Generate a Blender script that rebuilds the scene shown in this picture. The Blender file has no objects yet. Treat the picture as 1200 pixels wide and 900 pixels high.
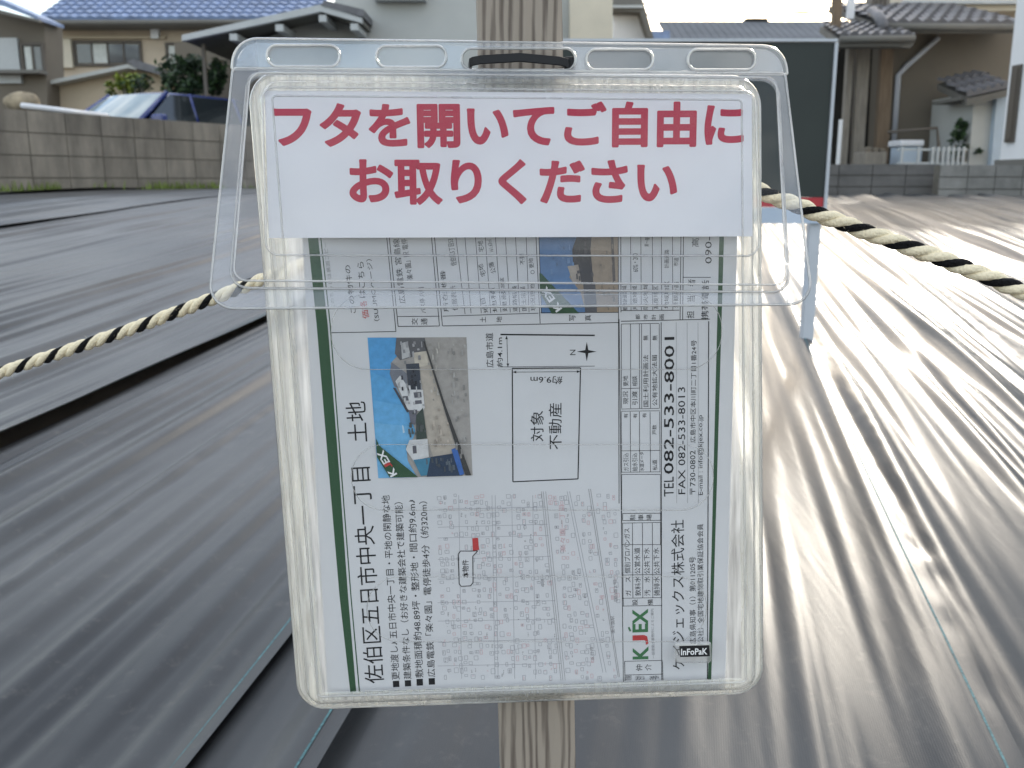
import bpy, math, random
import numpy as np
from mathutils import Vector, Matrix
random.seed(7); RNG = np.random.RandomState(5)
scene = bpy.context.scene
COL = scene.collection

# ------------------------------------------------------------------ camera
F, CX, CY, PITCH, EYE = 1100.0, 600.0, 450.0, math.radians(12.2), 0.62
cd = bpy.data.cameras.new('camera'); cam = bpy.data.objects.new('camera', cd); COL.objects.link(cam)
cam.location = (0, 0, EYE); cam.rotation_euler = (math.radians(90) - PITCH, 0, 0)
cd.sensor_width = 36; cd.lens = 36 * F / 1200; cd.clip_start = 0.02; cd.clip_end = 2000
cd.dof.use_dof = True; cd.dof.focus_distance = 0.455; cd.dof.aperture_fstop = 22
scene.camera = cam

# ------------------------------------------------------------------ sky and sun
SUN_EL, SUN_AZ = 18.0, 22.0        # degrees; azimuth to the right of straight ahead
w = bpy.data.worlds.new('World'); scene.world = w; w.use_nodes = True
nt = w.node_tree; nt.nodes.clear()
def wn(t, **k):
    n = nt.nodes.new(t)
    for a, b in k.items(): setattr(n, a, b)
    return n
sky = wn('ShaderNodeTexSky', sky_type='NISHITA', sun_disc=False, sun_elevation=math.radians(SUN_EL),
         sun_rotation=math.radians(SUN_AZ), air_density=1.0, dust_density=1.6, ozone_density=1.0)
tc = wn('ShaderNodeTexCoord'); mp = wn('ShaderNodeMapping'); mp.inputs['Scale'].default_value = (1, 1, 3.2)
nz = wn('ShaderNodeTexNoise'); nz.inputs['Scale'].default_value = 2.6; nz.inputs['Detail'].default_value = 9; nz.inputs['Roughness'].default_value = .58
cr = wn('ShaderNodeValToRGB'); cr.color_ramp.elements[0].position = .42; cr.color_ramp.elements[1].position = .66
mx = wn('ShaderNodeMixRGB'); mx.inputs[2].default_value = (7.5, 7.5, 7.3, 1)
bg = wn('ShaderNodeBackground'); bg.inputs['Strength'].default_value = .15
out = wn('ShaderNodeOutputWorld')
L = nt.links.new
L(tc.outputs['Generated'], mp.inputs['Vector']); L(mp.outputs[0], nz.inputs['Vector']); L(nz.outputs['Fac'], cr.inputs[0])
L(cr.outputs[0], mx.inputs[0]); L(sky.outputs[0], mx.inputs[1]); L(mx.outputs[0], bg.inputs[0]); L(bg.outputs[0], out.inputs[0])
sd = bpy.data.lights.new('sun', 'SUN'); sd.energy = .9; sd.angle = math.radians(3); sd.color = (1, .92, .80)
so = bpy.data.objects.new('sun', sd); COL.objects.link(so)
e, a = math.radians(SUN_EL), math.radians(SUN_AZ)
sdir = Vector((math.sin(a) * math.cos(e), math.cos(a) * math.cos(e), math.sin(e)))
so.rotation_euler = sdir.to_track_quat('Z', 'Y').to_euler()
scene.view_settings.view_transform = 'Standard'; scene.view_settings.look = 'None'
scene.view_settings.exposure = 1.1; scene.view_settings.gamma = 1
scene.cycles.transparent_max_bounces = 24; scene.cycles.max_bounces = 10
scene.cycles.use_denoising = True

# ------------------------------------------------------------------ geometry helpers
FW = Vector((0, math.cos(PITCH), -math.sin(PITCH))); UP = Vector((0, math.sin(PITCH), math.cos(PITCH))); XR = Vector((1, 0, 0))
EYEV = Vector((0, 0, EYE))
def ray(px, py): return XR * ((px - CX) / F) + UP * ((CY - py) / F) + FW
def W(px, py, D):                       # point seen at px,py on the upright plane D metres ahead
    r = ray(px, py); return EYEV + r * (D / r.y)
def XZ(px, py, D): p = W(px, py, D); return p.x, p.z

def tag(o, label=None, cat=None, group=None, kind=None):
    if label: o['label'] = label
    if cat: o['category'] = cat
    if group: o['group'] = group
    if kind: o['kind'] = kind
    return o
def obj(name, data, parent=None):
    o = bpy.data.objects.new(name, data); COL.objects.link(o)
    if parent: o.parent = parent
    return o
def thing(name, label, cat, loc=(0, 0, 0), rz=0, group=None):
    o = obj(name, None); o.location = loc; o.rotation_euler = (0, 0, rz); o.empty_display_size = .1
    return tag(o, label, cat, group)
class MB:
    def __init__(s): s.v = []; s.f = []; s.sm = []
    def add(s, vs, fs, smooth=False):
        n = len(s.v); s.v += [tuple(v) for v in vs]; s.f += [tuple(i + n for i in f) for f in fs]; s.sm += [smooth] * len(fs)
        return s
    def box(s, x0, x1, y0, y1, z0, z1, M=None):
        if x0 > x1: x0, x1 = x1, x0
        if y0 > y1: y0, y1 = y1, y0
        if z0 > z1: z0, z1 = z1, z0
        vs = [Vector((x, y, z)) for z in (z0, z1) for y in (y0, y1) for x in (x0, x1)]
        if M: vs = [M @ v for v in vs]
        return s.add(vs, [(0, 2, 3, 1), (4, 5, 7, 6), (0, 1, 5, 4), (2, 6, 7, 3), (0, 4, 6, 2), (1, 3, 7, 5)])
    def prism(s, poly, d):              # polygon (3D points) extruded by vector d
        n = len(poly); d = Vector(d); P = [Vector(p) for p in poly]
        nrm = (P[1] - P[0]).cross(P[2] - P[0])
        if nrm.dot(d) > 0: P.reverse()
        return s.add(P + [p + d for p in P], [tuple(range(n)), tuple(range(2 * n - 1, n - 1, -1))] + [(i, i + n, (i + 1) % n + n, (i + 1) % n) for i in range(n)])
    def tube(s, pts, r, n=8, closed=False, cap=True):
        P = [Vector(p) for p in pts]; m = len(P); vs = []
        rr = r if isinstance(r, (list, tuple)) else [r] * m
        prev = None
        for i, p in enumerate(P):
            t = (P[(i + 1) % m] - P[i - 1]) if closed else (P[min(i + 1, m - 1)] - P[max(i - 1, 0)])
            t.normalize()
            if prev is None:
                a = t.cross(Vector((0, 0, 1)));
                if a.length < .1: a = t.cross(Vector((0, 1, 0)))
            else: a = prev - t * prev.dot(t)
            a.normalize(); prev = a; b = t.cross(a)
            vs += [p + (a * math.cos(2 * math.pi * k / n) + b * math.sin(2 * math.pi * k / n)) * rr[i] for k in range(n)]
        fs = []
        for i in range(m if closed else m - 1):
            j = (i + 1) % m
            fs += [(i * n + k, i * n + (k + 1) % n, j * n + (k + 1) % n, j * n + k) for k in range(n)]
        if cap and not closed: fs += [tuple(range(n))[::-1], tuple(range((m - 1) * n, m * n))]
        return s.add(vs, fs, True)
    def build(s, name, mat, parent=None, bevel=0):
        me = bpy.data.meshes.new(name); me.from_pydata(s.v, [], s.f); me.materials.append(mat)
        me.polygons.foreach_set('use_smooth', s.sm); me.update()
        o = obj(name, me, parent)
        if bevel:
            b = o.modifiers.new('bevel', 'BEVEL'); b.width = bevel; b.segments = 2; b.limit_method = 'ANGLE'
        return o

# ------------------------------------------------------------------ materials
def mat(name, col, rough=.6, var=.0, scale=8, col2=None, bump=0, bscale=60, spec=.4, metal=0, stretch=(1, 1, 1), detail=6, world=False):
    m = bpy.data.materials.new(name); m.use_nodes = True; t = m.node_tree; b = t.nodes['Principled BSDF']
    b.inputs['Roughness'].default_value = rough; b.inputs['Specular IOR Level'].default_value = spec; b.inputs['Metallic'].default_value = metal
    b.inputs['Base Color'].default_value = (*col, 1)
    tcn = t.nodes.new('ShaderNodeTexCoord'); mpn = t.nodes.new('ShaderNodeMapping'); mpn.inputs['Scale'].default_value = stretch
    if world: ge = t.nodes.new('ShaderNodeNewGeometry'); t.links.new(ge.outputs['Position'], mpn.inputs[0])
    else: t.links.new(tcn.outputs['Object'], mpn.inputs[0])
    if var or col2:
        n = t.nodes.new('ShaderNodeTexNoise'); n.inputs['Scale'].default_value = scale; n.inputs['Detail'].default_value = detail; n.inputs['Roughness'].default_value = .62
        r = t.nodes.new('ShaderNodeValToRGB'); r.color_ramp.elements[0].position = .3; r.color_ramp.elements[1].position = .72
        c2 = col2 or tuple(max(0, c * (1 - var)) for c in col)
        r.color_ramp.elements[0].color = (*c2, 1); r.color_ramp.elements[1].color = (*[min(1, c * (1 + (var if not col2 else 0))) for c in col], 1)
        t.links.new(mpn.outputs[0], n.inputs['Vector']); t.links.new(n.outputs['Fac'], r.inputs[0]); t.links.new(r.outputs[0], b.inputs['Base Color'])
    if bump:
        n = t.nodes.new('ShaderNodeTexNoise'); n.inputs['Scale'].default_value = bscale; n.inputs['Detail'].default_value = 5
        bp = t.nodes.new('ShaderNodeBump'); bp.inputs['Strength'].default_value = bump; bp.inputs['Distance'].default_value = .01
        t.links.new(mpn.outputs[0], n.inputs['Vector']); t.links.new(n.outputs['Fac'], bp.inputs['Height']); t.links.new(bp.outputs[0], b.inputs['Normal'])
    return m
def clear(name, haze=.05, rough=.04, tint=(.97, .975, .98), ior=1.45, hcol=(.9, .9, .86), bump=0, bscale=40, stretch=(1, 1, 1), refl=1.0):
    m = bpy.data.materials.new(name); m.use_nodes = True; t = m.node_tree; t.nodes.clear(); N = t.nodes.new; K = t.links.new
    o = N('ShaderNodeOutputMaterial'); tr = N('ShaderNodeBsdfTransparent'); tr.inputs[0].default_value = (*tint, 1)
    gl = N('ShaderNodeBsdfGlossy'); gl.inputs['Roughness'].default_value = rough; gl.inputs[0].default_value = (1, 1, 1, 1)
    fr = N('ShaderNodeFresnel'); fr.inputs[0].default_value = ior
    di = N('ShaderNodeBsdfDiffuse'); di.inputs[0].default_value = (*hcol, 1); tl = N('ShaderNodeBsdfTranslucent'); tl.inputs[0].default_value = (*hcol, 1)
    hz = N('ShaderNodeMixShader'); hz.inputs[0].default_value = .5; K(di.outputs[0], hz.inputs[1]); K(tl.outputs[0], hz.inputs[2])
    m1 = N('ShaderNodeMixShader'); m1.inputs[0].default_value = haze; K(tr.outputs[0], m1.inputs[1]); K(hz.outputs[0], m1.inputs[2])
    mul = N('ShaderNodeMath'); mul.operation = 'MULTIPLY'; mul.inputs[1].default_value = refl; mul.use_clamp = True
    K(fr.outputs[0], mul.inputs[0])
    m2 = N('ShaderNodeMixShader'); K(mul.outputs[0], m2.inputs[0]); K(m1.outputs[0], m2.inputs[1]); K(gl.outputs[0], m2.inputs[2])
    if bump or haze:
        tcn = N('ShaderNodeTexCoord'); mpn = N('ShaderNodeMapping'); mpn.inputs['Scale'].default_value = stretch; K(tcn.outputs['Object'], mpn.inputs[0])
        n = N('ShaderNodeTexNoise'); n.inputs['Scale'].default_value = bscale; n.inputs['Detail'].default_value = 3; K(mpn.outputs[0], n.inputs['Vector'])
        if bump:
            bp = N('ShaderNodeBump'); bp.inputs['Strength'].default_value = bump; bp.inputs['Distance'].default_value = .002
            K(n.outputs['Fac'], bp.inputs['Height'])
            for s_ in (gl, fr): K(bp.outputs[0], s_.inputs['Normal'])
        mr = N('ShaderNodeMapRange'); mr.inputs[1].default_value = .3; mr.inputs[2].default_value = .7; mr.inputs[3].default_value = haze * .45; mr.inputs[4].default_value = min(1, haze * 1.5)
        K(n.outputs['Fac'], mr.inputs[0]); K(mr.outputs[0], m1.inputs[0])
    K(m2.outputs[0], o.inputs[0]); return m

# ------------------------------------------------------------------ ground
VAZ = math.atan2(215, F * math.cos(PITCH) + 314 * math.sin(PITCH))    # direction in which the sheets run
SLOPE = math.tan(math.atan(314 / F) - PITCH)
def gz(x, y):
    x = np.asarray(x, float); y = np.asarray(y, float)
    cap = .50 + .03 * np.tanh(-x / 3) ; k = .10
    a = SLOPE * y
    h = np.clip(.5 + .5 * (cap - a) / k, 0, 1)
    return cap * (1 - h) + a * h - k * h * (1 - h)
def gzf(x, y): return float(gz(x, y))
def groundhit(px, py):
    r = ray(px, py); t = EYE / (SLOPE * r.y - r.z); return EYEV + r * t
def noise2(x, y, seed):
    rs = np.random.RandomState(seed); T = rs.rand(256, 256)
    xi = np.floor(x).astype(int); yi = np.floor(y).astype(int); fx = x - xi; fy = y - yi
    fx = fx * fx * (3 - 2 * fx); fy = fy * fy * (3 - 2 * fy)
    g = lambda i, j: T[i % 256, j % 256]
    return (g(xi, yi) * (1 - fx) + g(xi + 1, yi) * fx) * (1 - fy) + (g(xi, yi + 1) * (1 - fx) + g(xi + 1, yi + 1) * fx) * fy
ca, sa = math.cos(VAZ), math.sin(VAZ)

def sheet_mat():
    m = bpy.data.materials.new('weed_sheet_black'); m.use_nodes = True; t = m.node_tree; b = t.nodes['Principled BSDF']; N = t.nodes.new; K = t.links.new
    tcn = N('ShaderNodeTexCoord'); mpn = N('ShaderNodeMapping'); mpn.inputs['Rotation'].default_value = (0, 0, VAZ); K(tcn.outputs['Object'], mpn.inputs[0])
    n = N('ShaderNodeTexNoise'); n.inputs['Scale'].default_value = 1.7; n.inputs['Detail'].default_value = 8; K(mpn.outputs[0], n.inputs['Vector'])
    r = N('ShaderNodeValToRGB'); r.color_ramp.elements[0].color = (.040, .043, .047, 1); r.color_ramp.elements[1].color = (.098, .102, .106, 1)
    r.color_ramp.elements[0].position = .35; r.color_ramp.elements[1].position = .75
    K(n.outputs['Fac'], r.inputs[0])
    n3 = N('ShaderNodeTexNoise'); n3.inputs['Scale'].default_value = 38; n3.inputs['Detail'].default_value = 12; n3.inputs['Roughness'].default_value = .75; K(mpn.outputs[0], n3.inputs['Vector'])
    r3 = N('ShaderNodeValToRGB'); r3.color_ramp.elements[0].position = .56; r3.color_ramp.elements[1].position = .72; r3.color_ramp.elements[1].color = (.22, .22, .22, 1); K(n3.outputs['Fac'], r3.inputs[0])
    mxx = N('ShaderNodeMixRGB'); mxx.inputs[2].default_value = (.24, .225, .20, 1); K(r3.outputs[0], mxx.inputs[0]); K(r.outputs[0], mxx.inputs[1]); K(mxx.outputs[0], b.inputs['Base Color'])
    mr = N('ShaderNodeMapRange'); mr.inputs[3].default_value = .30; mr.inputs[4].default_value = .38; K(n.outputs['Fac'], mr.inputs[0]); K(mr.outputs[0], b.inputs['Roughness'])
    b.inputs['Specular IOR Level'].default_value = .17
    w1 = N('ShaderNodeTexWave'); w1.inputs['Scale'].default_value = 130; w1.bands_direction = 'X'; w1.inputs['Distortion'].default_value = .6; K(mpn.outputs[0], w1.inputs[0])
    w2 = N('ShaderNodeTexWave'); w2.inputs['Scale'].default_value = 130; w2.bands_direction = 'Y'; w2.inputs['Distortion'].default_value = .6; K(mpn.outputs[0], w2.inputs[0])
    mm = N('ShaderNodeMath'); mm.operation = 'ADD'; K(w1.outputs['Fac'], mm.inputs[0]); K(w2.outputs['Fac'], mm.inputs[1])
    n2 = N('ShaderNodeTexNoise'); n2.inputs['Scale'].default_value = 1; n2.inputs['Detail'].default_value = 6
    mp2 = N('ShaderNodeMapping'); mp2.inputs['Rotation'].default_value = (0, 0, VAZ); mp2.inputs['Scale'].default_value = (60, 5, 20); K(tcn.outputs['Object'], mp2.inputs[0]); K(mp2.outputs[0], n2.inputs['Vector'])
    b1 = N('ShaderNodeBump'); b1.inputs['Strength'].default_value = .09; b1.inputs['Distance'].default_value = .0006; K(mm.outputs[0], b1.inputs['Height'])
    b2 = N('ShaderNodeBump'); b2.inputs['Strength'].default_value = .10; b2.inputs['Distance'].default_value = .004; K(n2.outputs['Fac'], b2.inputs['Height']); K(b1.outputs[0], b2.inputs['Normal'])
    K(b2.outputs[0], b.inputs['Normal']); return m
M_SHEET = sheet_mat()
M_SOIL = mat('soil', (.16, .13, .10), .95, .3, 3, bump=.5)
M_THREAD = mat('teal_thread', (.10, .26, .28), .7, .8, 260, col2=(.03, .06, .07))

def b_of(px, py):
    p = groundhit(px, py); return p.x * ca - p.y * sa
seams = [b_of(0, 520), b_of(340, 730), b_of(385, 850), b_of(1040, 640)]
print('seams', seams)
# bare ground to the horizon
g = MB(); xs = [-400, -120, -40, -12, -6, -3, -1, 0, 1, 3, 6, 12, 40, 120, 400]; ys = [-400, -100, -30, -10, -3, 0, 2, 4, 6, 7, 8, 9, 10, 12, 16, 40, 120, 400]
vs = [(x, y, gzf(x, max(y, -2)) - .06) for y in ys for x in xs]; nx = len(xs)
g.add(vs, [(j * nx + i, j * nx + i + 1, (j + 1) * nx + i + 1, (j + 1) * nx + i) for j in range(len(ys) - 1) for i in range(nx - 1)], True)
ground = tag(g.build('ground', M_SOIL), kind='structure')
# black weed control sheets, laid side by side and lapped
edges = [-9.5, -7.6, -5.7, -3.8, seams[0], seams[1], seams[2], seams[3], seams[3] + 1.1, seams[3] + 2.3, seams[3] + 4.2, seams[3] + 6.2, seams[3] + 8.2]
def wrinkle(a, b, near):
    bb = b + .022 * noise2(a * .5, b * .7, 3)
    big = (noise2(bb * 3.1, a * .3, 11) - .5) * .018
    mid = np.maximum(0, noise2(bb * 13, a * .45, 12) - .42) ** 1.2 * .050
    rid = np.maximum(0, noise2(bb * 30 + .35 * a, a * .6, 18) - .5) * .036 + np.maximum(0, noise2(bb * 27 - .3 * a, a * .55, 19) - .55) * .038
    fin = (noise2(bb * 46, a * .9, 13) - .5) * .010 + rid
    fin2 = (noise2(bb * 80, a * 1.6, 14) - .5) * .0040
    msk = .35 + .9 * np.clip(noise2(b * 1.6, a * .8, 15) * 1.6 - .3, 0, 1)
    cross = (noise2(b * 8, a * 5, 16) - .5) * .0015 + (noise2(b * 1.2, a * 1.4, 17) - .5) * .006
    for sb in (seams[3] + .05, seams[3] + .42, seams[3] + .55, seams[1] - .4):                      # puckered lines
        cross = cross + np.exp(-((b - sb + .02 * np.sin(a * 2)) / .022) ** 2) * noise2(b * 45, a * 26, 22) * .0035
    right = .8 + .4 / (1 + np.exp(-(b - .0) * 3))
    return ((big + mid * msk + fin * msk * 1.1) * right + fin2 * msk * near) * .8 + cross
for i in range(len(edges) - 1):
    b0, b1 = edges[i] - .012, edges[i + 1] + .03
    wdt = b1 - b0; near = abs((b0 + b1) / 2) < 2.6
    step = .0065 if near else .03
    nb = max(6, int(wdt / step)); bs = np.linspace(b0, b1, nb + 1)
    as_ = np.concatenate([np.linspace(.25, 3.2, 150), np.geomspace(3.2, 17, 90)[1:]]) if near else np.concatenate([np.linspace(-.3, 3, 50), np.geomspace(3, 17, 80)[1:]])
    A, B = np.meshgrid(as_, bs, indexing='ij')
    X = A * sa + B * ca; Y = A * ca - B * sa
    h = wrinkle(A, B, 1.0 if near else 0)
    t = (B - b0) / wdt
    hemw = noise2(A * 1.1, B * 0 + i * 7.3, 20 + i)
    lift = np.exp(-((b1 - B) / .05) ** 2) * (.010 + .028 * hemw) * {3: 1.25, 4: 1.3, 6: .35}.get(i, .8)               # free edge lifts and curls
    low = np.exp(-((B - b0) / .03) ** 2) * -.012
    Z = gz(X, Y) + h + lift + low + .002 * (i % 2)
    far = np.clip((A - 3) / 8, 0, 1); Z = Z * 1.0 + far * 0
    me = bpy.data.meshes.new('weed_sheet')
    co = np.stack([X, Y, Z], -1).reshape(-1, 3); na, nb2 = X.shape
    idx = np.arange(na * nb2).reshape(na, nb2)
    q = np.stack([idx[:-1, :-1], idx[:-1, 1:], idx[1:, 1:], idx[1:, :-1]], -1).reshape(-1, 4)[:, ::-1]
    me.vertices.add(len(co)); me.vertices.foreach_set('co', co.ravel())
    me.loops.add(q.size); me.loops.foreach_set('vertex_index', q.ravel().astype(np.int32))
    me.polygons.add(len(q)); me.polygons.foreach_set('loop_start', np.arange(0, q.size, 4, dtype=np.int32)); me.polygons.foreach_set('loop_total', np.full(len(q), 4, dtype=np.int32))
    me.polygons.foreach_set('use_smooth', np.ones(len(q), bool)); me.update(); me.validate()
    me.materials.append(M_SHEET)
    sh = obj('weed_sheet', me, ground)
    if near:                                                                   # coloured marking thread woven near the edge
        for off in ((.022,) if i != 6 else (.022, .5)):
            k = int(np.argmin(np.abs(bs - (b1 - off)))); tb = MB()
            pts = [(X[j, k], Y[j, k], Z[j, k] + .0004) for j in range(0, 150)]
            n = len(pts); tb.add([p for p in pts] + [(p[0] +   .0026 * ca, p[1] - .0026 * sa, p[2] + .0001) for p in pts], [(j, j + 1, n + j + 1, n + j) for j in range(n - 1)])
            tb.build('marking_thread', M_THREAD, sh)
# street behind the photographer
M_ASPH = mat('asphalt', (.06, .06, .062), .85, .25, 20, bump=.4, bscale=200)
r_ = MB(); r_.box(-60, 60, -7.0, -.7, -.08, -.02); tag(r_.build('road', M_ASPH), kind='structure')

# ------------------------------------------------------------------ case-plane frames
class Plane:
    def __init__(s, o, u, v):
        s.v = Vector(v).normalized(); s.u = Vector(u); s.u = (s.u - s.v * s.u.dot(s.v)).normalized(); s.n = s.u.cross(s.v)  # n points to the camera
        s.o = Vector(o) + EYEV; s.M = Matrix.Translation(s.o) @ Matrix((s.u, s.v, s.n)).transposed().to_4x4()
    def loc(s, px, py, off=0):          # photo point -> local (u,v) on the plane raised by off
        r = ray(px, py); o = s.o + s.n * off; t = (o - EYEV).dot(s.n) / r.dot(s.n); p = EYEV + r * t - s.o
        return Vector((p.dot(s.u), p.dot(s.v)))
BODY = Plane((-.1079, .4400, -.2627), (.9985, .05, .0), (-.034, .055, .998))
LID = Plane((-.12876, .3960, -.0490), (.9983, .052, -.003), (-.0112, .4806, .8769))

def rr(quad, inset=0, r=.01, n=8):       # rounded outline of a quad (TL,TR,BR,BL), inset by a distance
    Q = [Vector(q) for q in quad]; m = 4
    # offset edges inwards (clockwise order TL,TR,BR,BL -> inward normal is to the right of the edge direction)
    lines = []
    for i in range(4):
        a, b = Q[i], Q[(i + 1) % 4]; d = (b - a).normalized(); nn = Vector((d.y, -d.x)); lines.append((a + nn * inset, d))
    P = []
    for i in range(4):
        (a, d), (b, e_) = lines[i - 1], lines[i]; den = d.x * e_.y - d.y * e_.x; t = ((b.x - a.x) * e_.y - (b.y - a.y) * e_.x) / den; P.append(a + d * t)
    out = []
    for i in range(4):
        p = P[i]; d0 = (P[i - 1] - p).normalized(); d1 = (P[(i + 1) % 4] - p).normalized()
        ang = math.acos(max(-1, min(1, d0.dot(d1)))); rad = r[i] if isinstance(r, (list, tuple)) else r
        rad = max(rad, .0004); tl = rad / math.tan(ang / 2); c = p + (d0 + d1).normalized() * (rad / math.sin(ang / 2))
        s_ = p + d0 * tl; e2 = p + d1 * tl; a0 = math.atan2(s_.y - c.y, s_.x - c.x); a1 = math.atan2(e2.y - c.y, e2.x - c.x)
        da = a1 - a0
        while da > math.pi: da -= 2 * math.pi
        while da < -math.pi: da += 2 * math.pi
        out += [c + Vector((math.cos(a0 + da * k / n), math.sin(a0 + da * k / n))) * rad for k in range(n + 1)]
    return out
def loft(quad, prof, r, cap=True, sub=1, wob=0):     # prof: list of (inset, height)
    mb = MB(); loops = []
    for ins, h in prof:
        lp = rr(quad, ins, [max(.0008, q - ins) for q in (r if isinstance(r, (list, tuple)) else [r] * 4)], 8)
        # subdivide straight runs
        pts = []
        for i, p in enumerate(lp):
            q = lp[(i + 1) % len(lp)]; k = max(1, int((q - p).length / .012)) if (q - p).length > .02 else 1
            k = {True: 16, False: 1}[(q - p).length > .02]
            pts += [p.lerp(q, j / k) for j in range(k)]
        loops.append([(p.x + wob * math.sin(p.y * 40 + ins * 300) * .4, p.y + wob * math.sin(p.x * 37) * .3, h + wob * math.sin(p.x * 31 + p.y * 43)) for p in pts])
    n = len(loops[0]); vs = [p for l_ in loops for p in l_]
    fs = [(i * n + k, i * n + (k + 1) % n, (i + 1) * n + (k + 1) % n, (i + 1) * n + k) for i in range(len(loops) - 1) for k in range(n)]
    fs = [f[::-1] for f in fs]
    if cap: fs.append(tuple(range((len(loops) - 1) * n, len(loops) * n))[::-1])
    mb.add(vs, fs, True); return mb
def ringtube(pts2, h, r, n=6):
    mb = MB(); mb.tube([(p[0], p[1], h) for p in pts2], r, n, closed=True); return mb
DG = None
def curve_mesh(setup, name):
    c = setup(); o = bpy.data.objects.new('tmp', c); COL.objects.link(o)
    dg = bpy.context.evaluated_depsgraph_get(); m = bpy.data.meshes.new_from_object(o.evaluated_get(dg)); m.name = name
    bpy.data.objects.remove(o); bpy.data.curves.remove(c); return m
def holed(outer, holes, thick, name):
    def setup():
        c = bpy.data.curves.new('tmp', 'CURVE'); c.dimensions = '2D'; c.fill_mode = 'BOTH'; c.extrude = thick / 2
        for lp in [outer] + holes:
            s_ = c.splines.new('POLY'); s_.points.add(len(lp) - 1)
            for k, p in enumerate(lp): s_.points[k].co = (p[0], p[1], 0, 1)
            s_.use_cyclic_u = True
        return c
    return curve_mesh(setup, name)
def stadium(P, x0, y0, x1, y1, off, n=10):
    ql = [P.loc(x0, y0, off), P.loc(x1, y0, off), P.loc(x1, y1, off), P.loc(x0, y1, off)]
    h = (ql[0] - ql[3]).length; return rr(ql, 0, h * .48, n)

# ------------------------------------------------------------------ wooden stake
M_WOOD = None
def wood_mat(name, c1, c2, sc=1):
    m = bpy.data.materials.new(name); m.use_nodes = True; t = m.node_tree; b = t.nodes['Principled BSDF']; N = t.nodes.new; K = t.links.new
    tcn = N('ShaderNodeTexCoord'); mpn = N('ShaderNodeMapping'); mpn.inputs['Scale'].default_value = (230 * sc, 230 * sc, 5 * sc); K(tcn.outputs['Object'], mpn.inputs[0])
    mpn.inputs['Scale'].default_value = (sc, sc, .05 * sc)
    wv = N('ShaderNodeTexWave'); wv.bands_direction = 'X'; wv.inputs['Scale'].default_value = 62; wv.inputs['Distortion'].default_value = 8; wv.inputs['Detail'].default_value = 4; wv.inputs['Detail Scale'].default_value = 1.6; K(mpn.outputs[0], wv.inputs[0])
    mp3 = N('ShaderNodeMapping'); mp3.inputs['Scale'].default_value = (420 * sc, 420 * sc, 22 * sc); K(tcn.outputs['Object'], mp3.inputs[0])
    n = N('ShaderNodeTexNoise'); n.inputs['Scale'].default_value = 1; n.inputs['Detail'].default_value = 6; K(mp3.outputs[0], n.inputs['Vector'])
    ad = N('ShaderNodeMath'); ad.operation = 'MULTIPLY_ADD'; ad.inputs[1].default_value = .55; K(wv.outputs['Fac'], ad.inputs[0])
    m5 = N('ShaderNodeMath'); m5.operation = 'MULTIPLY'; m5.inputs[1].default_value = .5; K(n.outputs['Fac'], m5.inputs[0]); K(m5.outputs[0], ad.inputs[2])
    r = N('ShaderNodeValToRGB'); r.color_ramp.elements[0].color = (*c1, 1); r.color_ramp.elements[1].color = (*c2, 1); r.color_ramp.elements[0].position = .22; r.color_ramp.elements[1].position = .62
    K(ad.outputs[0], r.inputs[0]); K(r.outputs[0], b.inputs['Base Color']); b.inputs['Roughness'].default_value = .85
    bp = N('ShaderNodeBump'); bp.inputs['Strength'].default_value = .6; bp.inputs['Distance'].default_value = .0012; K(ad.outputs[0], bp.inputs['Height']); K(bp.outputs[0], b.inputs['Normal'])
    return m
M_STAKE = wood_mat('weathered_wood', (.135, .11, .09), (.33, .285, .235))
PB = .0115     # gap from the back of the case to the face of the stake
stake = thing('wooden_stake', 'weathered square wooden stake standing upright behind the clear document case', 'stake', (0, 0, 0))
def stake_pt(px, py): # on the stake's front face plane
    l_ = BODY.loc(px, py, -PB); return BODY.M @ Vector((l_.x, l_.y, -PB))
tl, tr = stake_pt(558, 0), stake_pt(661, 0); bl, br = stake_pt(588, 870), stake_pt(673, 870)
ct, cb = (tl + tr) / 2, (bl + br) / 2; hw = (tr - tl).length / 2 ; hwb = (br - bl).length / 2; HW = (hw + hwb) / 2
ax = (ct - cb).normalized(); side = (tr - tl).normalized(); side = (side - ax * side.dot(ax)).normalized(); dep = side.cross(ax) * -1
if dep.y < 0: dep = -dep
mb = MB(); nseg, nu = 60, 28; base = cb - ax * .42; Ht = .86
for i in range(nseg + 1):
    for j in range(nu + 1):
        u_ = -1 + 2 * j / nu; z_ = Ht * i / nseg
        g_ = (float(noise2(np.array([u_ * 7 + .8 * math.sin(z_ * 5)]), np.array([z_ * 2.0]), 31)[0]) - .5) * .0022
        rnd = (abs(u_) ** 14) * .002
        q = base + side * (HW * u_) + ax * z_ + dep * (rnd - g_); mb.v.append(tuple(q))
    q = base + side * HW + ax * z_ + dep * (2 * HW); mb.v.append(tuple(q)); q = base - side * HW + ax * z_ + dep * (2 * HW); mb.v.append(tuple(q))
m_ = nu + 3
for i in range(nseg):
    for j in range(m_): mb.f.append((i * m_ + j, i * m_ + (j + 1) % m_, (i + 1) * m_ + (j + 1) % m_, (i + 1) * m_ + j)); mb.sm.append(j < nu)
mb.f.append(tuple(range(nseg * m_, (nseg + 1) * m_))); mb.sm.append(False)
mb.build('shaft', M_STAKE, stake)

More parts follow.
